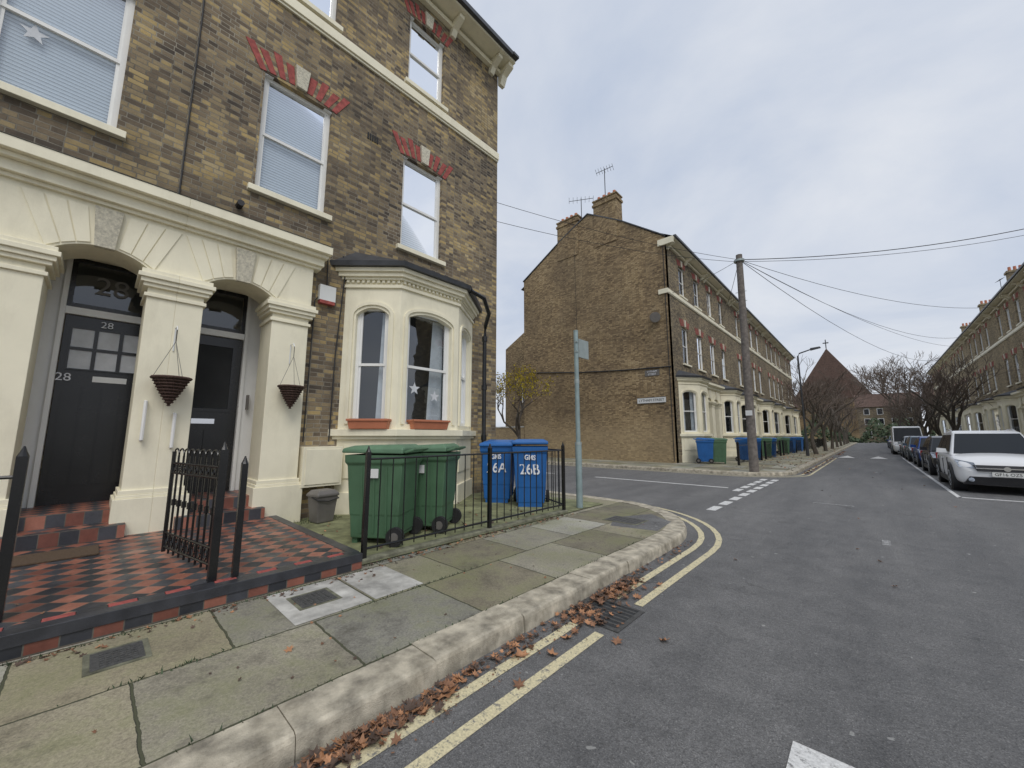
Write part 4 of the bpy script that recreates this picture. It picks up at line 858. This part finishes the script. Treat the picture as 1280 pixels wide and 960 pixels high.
for i in range(1500):
    k=rnd.random(); sc_=1
    if k<.25: x,y,z=-3.99+rnd.uniform(0,.04),rnd.uniform(-1.5,2.1),.12
    elif k<.6: x,y,z=-4.1+rnd.gauss(0,.03),rnd.uniform(2.1,6),.12
    elif k<.72: x,y,z=-2.38+rnd.gauss(0,.01),rnd.uniform(0,5),.12
    elif k<.86: x,y,z=-3.19+rnd.gauss(0,.012),rnd.choice([rnd.gauss(.5,.2),rnd.gauss(2.2,.3),rnd.uniform(0,5)]),.12
    else: x,y,z=rnd.uniform(-7.0,-6.6),rnd.uniform(2.3,3),.135; sc_=2
    h=rnd.uniform(.008,.026)*sc_; a=rnd.uniform(0,6.28); dx,dy=math.cos(a)*.005,math.sin(a)*.005; ox,oy=rnd.gauss(0,.012),rnd.gauss(0,.012)
    o.add('blades','hedge',[(x-dx,y-dy,z),(x+dx,y+dy,z),(x+ox,y+oy,z+h)],[(0,1,2)])
o.finish()
# ---------------------------------------------------------------- world, sun, camera
w=bpy.data.worlds.new('World'); S.world=w; w.use_nodes=True; nt=w.node_tree; N_=nt.nodes; bg=N_['Background']
sky=N_.new('ShaderNodeTexSky'); sky.sky_type='NISHITA'; sky.sun_disc=False; sky.dust_density=3
tc=N_.new('ShaderNodeTexCoord'); sp=N_.new('ShaderNodeSeparateXYZ'); nt.links.new(tc.outputs['Generated'],sp.inputs[0])
def mth(op,a,b):
    x=N_.new('ShaderNodeMath'); x.operation=op
    for i,v in enumerate((a,b)):
        if hasattr(v,'is_output'): nt.links.new(v,x.inputs[i])
        else: x.inputs[i].default_value=v
    return x.outputs[0]
zz=mth('ADD',mth('MAXIMUM',sp.outputs[2],0.0),.18); cb=N_.new('ShaderNodeCombineXYZ'); nt.links.new(mth('DIVIDE',sp.outputs[0],zz),cb.inputs[0]); nt.links.new(mth('DIVIDE',sp.outputs[1],zz),cb.inputs[1])
no=N_.new('ShaderNodeTexNoise'); no.inputs['Scale'].default_value=.95; no.inputs['Detail'].default_value=8; no.inputs['Roughness'].default_value=.55; no.inputs['Distortion'].default_value=.4; nt.links.new(cb.outputs[0],no.inputs['Vector'])
rp=N_.new('ShaderNodeValToRGB'); e=rp.color_ramp.elements; e[0].position=.36; e[0].color=(.56,.64,.79,1); e[1].position=.62; e[1].color=(.83,.865,.93,1); nt.links.new(no.outputs['Fac'],rp.inputs[0])
hz=N_.new('ShaderNodeMapRange'); nt.links.new(sp.outputs[2],hz.inputs[0]); hz.inputs[1].default_value=0; hz.inputs[2].default_value=.35; hz.inputs[3].default_value=.6; hz.inputs[4].default_value=0
m1=N_.new('ShaderNodeMix'); m1.data_type='RGBA'; nt.links.new(hz.outputs[0],m1.inputs[0]); nt.links.new(rp.outputs[0],m1.inputs[6]); m1.inputs[7].default_value=(.82,.85,.90,1)
sc=N_.new('ShaderNodeVectorMath'); sc.operation='SCALE'; nt.links.new(m1.outputs[2],sc.inputs[0]); sc.inputs['Scale'].default_value=9.4
m2=N_.new('ShaderNodeMix'); m2.data_type='RGBA'; m2.inputs[0].default_value=.93; nt.links.new(sky.outputs[0],m2.inputs[6]); nt.links.new(sc.outputs[0],m2.inputs[7])
nt.links.new(m2.outputs[2],bg.inputs[0]); bg.inputs[1].default_value=.1
sl=bpy.data.lights.new('sun','SUN'); sl.energy=1.5; sl.angle=math.radians(30); sl.color=(1,.96,.9); so=bpy.data.objects.new('sun',sl); S.collection.objects.link(so)
d=Vector((.75,-.45,1.1)).normalized(); so.rotation_euler=d.to_track_quat('Z','Y').to_euler()
sky.sun_elevation=math.asin(d.z); sky.sun_rotation=math.atan2(d.x,d.y)
S.view_settings.view_transform='Standard'; S.view_settings.look='None'; S.view_settings.exposure=0
cam=bpy.data.cameras.new('camera'); co=bpy.data.objects.new('camera',cam); S.collection.objects.link(co); S.camera=co
yaw=math.radians(42.8); p=math.atan(65/480)
F=Vector((-math.sin(yaw)*math.cos(p),math.cos(yaw)*math.cos(p),math.sin(p)))
co.location=(0,0,1.5); co.rotation_euler=F.to_track_quat('-Z','Y').to_euler(); cam.sensor_width=36; cam.lens=13.5; cam.clip_end=1500; cam.clip_start=.05
